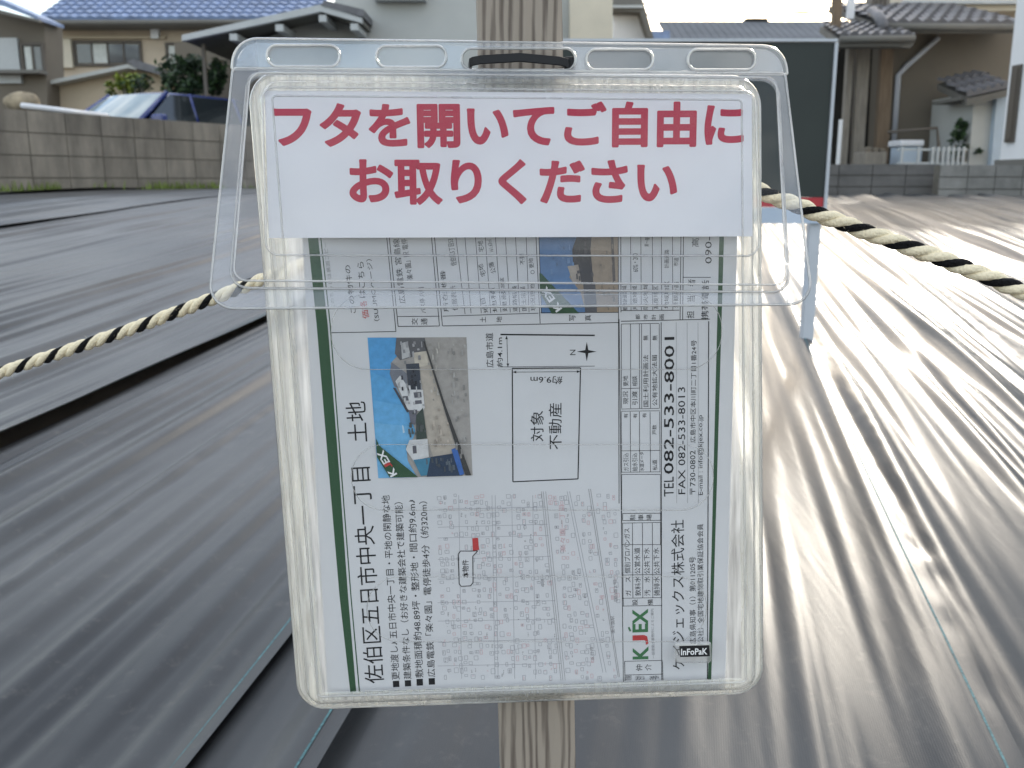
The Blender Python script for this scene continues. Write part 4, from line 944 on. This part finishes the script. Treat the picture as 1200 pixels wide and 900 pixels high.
# white house at the edge
h10 = thing('house', 'bright white house with a tall narrow dark window at the right edge', 'house'); Dw = 9.6
P1, P2 = W(1180, 110, 10.6), W(1330, 110, 8.6); h10.location = (P1.x, P1.y, 0); a10 = math.atan2(P2.y - P1.y, P2.x - P1.x); h10.rotation_euler = (0, 0, a10)
MB().box(0, 4.2, 0, 3, .2, 5).build('wall', M_WHITE, h10)
def along(px, py):                       # seen point -> distance along the oblique wall and height
    r = ray(px, py); n_ = Vector((math.sin(a10), -math.cos(a10), 0)); t = (P1 - EYEV).dot(n_) / r.dot(n_); p = EYEV + r * t; return (p - P1).dot(Vector((math.cos(a10), math.sin(a10), 0))), p.z
u0, u1, zt0, zb0 = along(1184.5, 120)[0], along(1194.5, 120)[0], along(1190, 77)[1], along(1183, 167)[1]; wd = obj('window', None, h10)
MB().box(u0, u1, -.03, -.002, zb0, zt0).build('frame', M_BRZ, wd); MB().box(u0 + .03, u1 - .03, -.04, -.031, zb0 + .03, zt0 - .03).build('pane', M_BRZ, wd)
MB().box(-.02, 4.2, -.05, -.003, .2, along(1186, 187)[1]).build('plinth', M_SOFF, h10)
# low walls
M_LW1 = mat('dark_mortared_wall', (.13, .125, .12), .95, .35, 2, bump=.5, stretch=(1, 1, 2), world=True); M_LW2 = mat('pale_concrete_wall', (.25, .245, .23), .95, .45, 2, bump=.4, world=True)
Dl = 9.2
lw = thing('low_wall', 'low dark stone wall in front of the brown house', 'wall')
def blockrow(root, px0, px1, py0, py1, D, m, rows, n, nm):
    xa, z1 = XZ(px0, py0, D); xb, _ = XZ(px1, py0, D); z0 = XZ(px0, py1, D)[1]; MB().box(xa, xb, D + .02, D + .14, z0 - .2, z1 - .005).build('mortar_joints', M_MORTAR, root)
    hh_ = (z1 - z0) / rows; ww = (xb - xa) / n; mb = MB(); mb.box(.004, ww - .004, 0, .15, .004, hh_ - .004); me = bpy.data.meshes.new(nm); me.from_pydata(mb.v, [], mb.f); me.materials.append(m)
    for r in range(-1, rows):
        for c in range(n): o = obj(nm, me, root); o.location = (xa + c * ww, D + rnd.uniform(-.004, .004), z0 + r * hh_)
blockrow(lw, 905, 1102, 192, 232, Dl, M_LW1, 3, 5, 'wall_block')
lw2 = thing('low_wall', 'low pale concrete wall in front of the white house at the right', 'wall')
blockrow(lw2, 1103, 1330, 193, 236, Dl - .35, M_LW2, 3, 7, 'wall_block')
lw3 = thing('low_wall', 'low grey wall across the back of the plot hidden partly by the case', 'wall')
blockrow(lw3, 300, 904, 190, 232, 12.3, M_LW2, 2, 16, 'wall_block')

# ------------------------------------------------------------------ shrubs
def shrub(name, label, px, py, D, rx, rz, cols, n, parent_label=None, seed=1, leaf=.055):
    rs = random.Random(seed); c = W(px, py, D); root = thing(name, label, 'shrub', (c.x, c.y, .4))
    tk = MB(); tops = []
    for k in range(5):
        an = rs.uniform(0, 6.28); e_ = Vector((math.cos(an) * rx * .5, math.sin(an) * rx * .4, c.z - .4 + rs.uniform(-.2, .3) * rz)); tk.tube([(0, 0, 0), tuple(e_ * .5 + Vector((0, 0, .05))), tuple(e_)], [.03, .022, .010], 6); tops.append(e_)
    tk.build('trunk', M_GTIMBER, root)
    cl = [(rs.gauss(0, rx * .45), rs.gauss(0, rx * .35), c.z - .4 + rs.gauss(0, rz * .42), rs.uniform(.16, .34) * rx) for _ in range(22)]
    for m in cols:
        mb = MB()
        for k in range(n):
            q = cl[rs.randrange(len(cl))]; d = Vector((rs.gauss(0, 1), rs.gauss(0, 1), rs.gauss(0, .8))); d = d.normalized() * q[3] * rs.uniform(.5, 1.1)
            p = Vector(q[:3]) + d; u_ = Vector((rs.gauss(0, 1), rs.gauss(0, 1), rs.gauss(0, .5))).normalized(); v_ = u_.cross(Vector((rs.gauss(0, 1), rs.gauss(0, 1), 1))).normalized(); s_ = leaf * rs.uniform(.6, 1.3)
            mb.add([p - u_ * s_, p + v_ * s_ * .45, p + u_ * s_, p - v_ * s_ * .45], [(0, 1, 2, 3)])
        mb.build('crown', m, root)
M_LF1 = mat('leaf_yellow_green', (.22, .27, .035), .55, .3, 5); M_LF2 = mat('leaf_green', (.045, .09, .03), .5, .3, 5); M_LF3 = mat('leaf_dark', (.02, .042, .02), .55, .3, 5)
shrub('garden_shrub', 'yellow green shrub above the roof of the blue car', 155, 99, 16.5, .36, .17, [M_LF1, M_LF1, M_LF2], 420, seed=2, leaf=.045)
shrub('garden_shrub', 'dark green bushy shrub under the porch roof behind the blue car', 234, 96, 16.0, .56, .30, [M_LF2, M_LF3, M_LF3], 1000, seed=3, leaf=.05)
shrub('garden_shrub', 'thin dark shrub standing left of the white shed', 1130, 165, 12.3, .22, .42, [M_LF3, M_LF2], 300, seed=4, leaf=.04)

# ------------------------------------------------------------------ blue car
M_CBLUE = mat('blue_car_paint', (.018, .035, .16), .22, .05, 3, spec=.8); M_CGLASS = mat('sky_toned_car_glass', (.30, .37, .40), .05, .1, 2, spec=1.0); M_DGLASS = mat('dark_car_glass', (.02, .025, .028), .06, spec=.9)  # windscreen glass: pale base colour stands in for reflected sky
M_TYRE = mat('tyre_rubber', (.02, .02, .02), .8); M_LAMP = mat('headlight_glass', (.7, .72, .75), .1, spec=.9)
pc = W(168, 112, 14.3)
car = thing('parked_car', 'dark blue parked car seen over the grey block wall', 'car', (pc.x, pc.y, .40), math.radians(0))
# local axes: x = length (front at +x), y = width, z up
def ring(x, hw_, zlo, zhi, tum=.86):
    return [(x, -hw_ * .92, zlo), (x, -hw_, zlo + .15), (x, -hw_, zhi - .12), (x, -hw_ * tum, zhi), (x, hw_ * tum, zhi), (x, hw_, zhi - .12), (x, hw_, zlo + .15), (x, hw_ * .92, zlo)]
st = [(2.0, .70, .30, .62), (1.85, .80, .22, .78), (1.3, .84, .20, .88), (.75, .85, .20, .95), (0, .85, .20, .97), (-1.2, .85, .20, .98), (-1.9, .82, .22, .96), (-2.05, .74, .32, .85)]
mb = MB(); n_ = 8
for s_ in st: mb.v += ring(*s_)
mb.f += [(i * n_ + k, i * n_ + (k + 1) % n_, (i + 1) * n_ + (k + 1) % n_, (i + 1) * n_ + k) for i in range(len(st) - 1) for k in range(n_)] + [tuple(range(n_))[::-1], tuple(range((len(st) - 1) * n_, len(st) * n_))]; mb.sm += [True] * (n_ * (len(st) - 1)) + [False] * 2
body = mb.build('body', M_CBLUE, car)
zr, zs = 1.46, .965
gb = {'fb': (.86, .76), 'ft': (.12, .60), 'rt': (-1.55, .60), 'rb': (-1.95, .74)}
def P3(x, y, z): return Vector((x, y, z))
mb = MB(); NX, NY = 10, 12
for i in range(NX + 1):
    for j in range(NY + 1):
        u_, v_ = i / NX, -1 + 2 * j / NY; x_ = -1.58 + 1.78 * u_; mb.v.append((x_ + .06 * (1 - v_ * v_) * (u_ > .5), v_ * .62, zr + .045 * (1 - v_ ** 4) - .10 * max(0, (u_ - .82) / .18) ** 2 - .07 * max(0, (.2 - u_) / .2) ** 2 - .02))
mb.f += [(i * (NY + 1) + j, (i + 1) * (NY + 1) + j, (i + 1) * (NY + 1) + j + 1, i * (NY + 1) + j + 1) for i in range(NX) for j in range(NY)]; mb.sm += [True] * (NX * NY)
ro = mb.build('roof', M_CBLUE, car); sdm = ro.modifiers.new('thickness', 'SOLIDIFY'); sdm.thickness = .025
def pane3(name, pts, m, th_=.02):
    return MB().prism([tuple(p) for p in pts], ((Vector(pts[1]) - Vector(pts[0])).cross(Vector(pts[2]) - Vector(pts[0]))).normalized() * th_).build(name, m, car)
mb = MB(); NX, NY = 8, 12
for i in range(NX + 1):
    for j in range(NY + 1):
        u_, v_ = i / NX, -1 + 2 * j / NY; mb.v.append((.84 - .68 * u_ + .16 * (1 - v_ * v_), v_ * (.72 - .14 * u_), zs - .03 + (zr - zs + .0) * (u_ ** .88)))
mb.f += [(i * (NY + 1) + j, i * (NY + 1) + j + 1, (i + 1) * (NY + 1) + j + 1, (i + 1) * (NY + 1) + j) for i in range(NX) for j in range(NY)]; mb.sm += [True] * (NX * NY)
mb.build('windscreen', M_CGLASS, car)
pane3('rear_window', [(-1.92, .68, zs + .01), (-1.92, -.68, zs + .01), (-1.55, -.55, zr - .03), (-1.55, .55, zr - .03)], M_DGLASS)
for s_ in (-1, 1):
    for xa_, xb_, ta, tb_ in ((.70, -.28, .08, -.28), (-.34, -1.2, -.34, -1.15), (-1.26, -1.82, -1.21, -1.5)):
        pane3('side_window', [(xa_, s_ * .755, zs + .01), (xb_, s_ * .755, zs + .01), (tb_, s_ * .60, zr - .04), (ta, s_ * .60, zr - .04)], M_DGLASS)
    for b0, t0 in ((.84, .11), (-.31, -.31), (-1.23, -1.18), (-1.93, -1.55)):
        MB().tube([(b0, s_ * .745, zs - .01), (t0, s_ * .59, zr - .01)], .035, 8).build('pillar', M_CBLUE, car)
    mr_ = MB().box(.50, .62, s_ * .80, s_ * 1.02, .98, 1.12).build('wing_mirror', M_CBLUE, car, .03)
    MB().prism([(1.80, s_ * .52, .60), (1.80, s_ * .80, .60), (1.62, s_ * .82, .76), (1.80, s_ * .52, .74)], (.06, 0, 0)).build('headlight', M_LAMP, car)
    for x_ in (1.28, -1.3):
        wh = obj('wheel', None, car); wh.location = (x_, s_ * .76, .30)
        MB().tube([(0, -.09, 0), (0, .09, 0)], .30, 24).build('tyre', M_TYRE, wh); MB().tube([(0, -.095, 0), (0, .095, 0)], .18, 16).build('rim', M_ALU, wh)
car.rotation_euler = (0, 0, math.radians(-118))
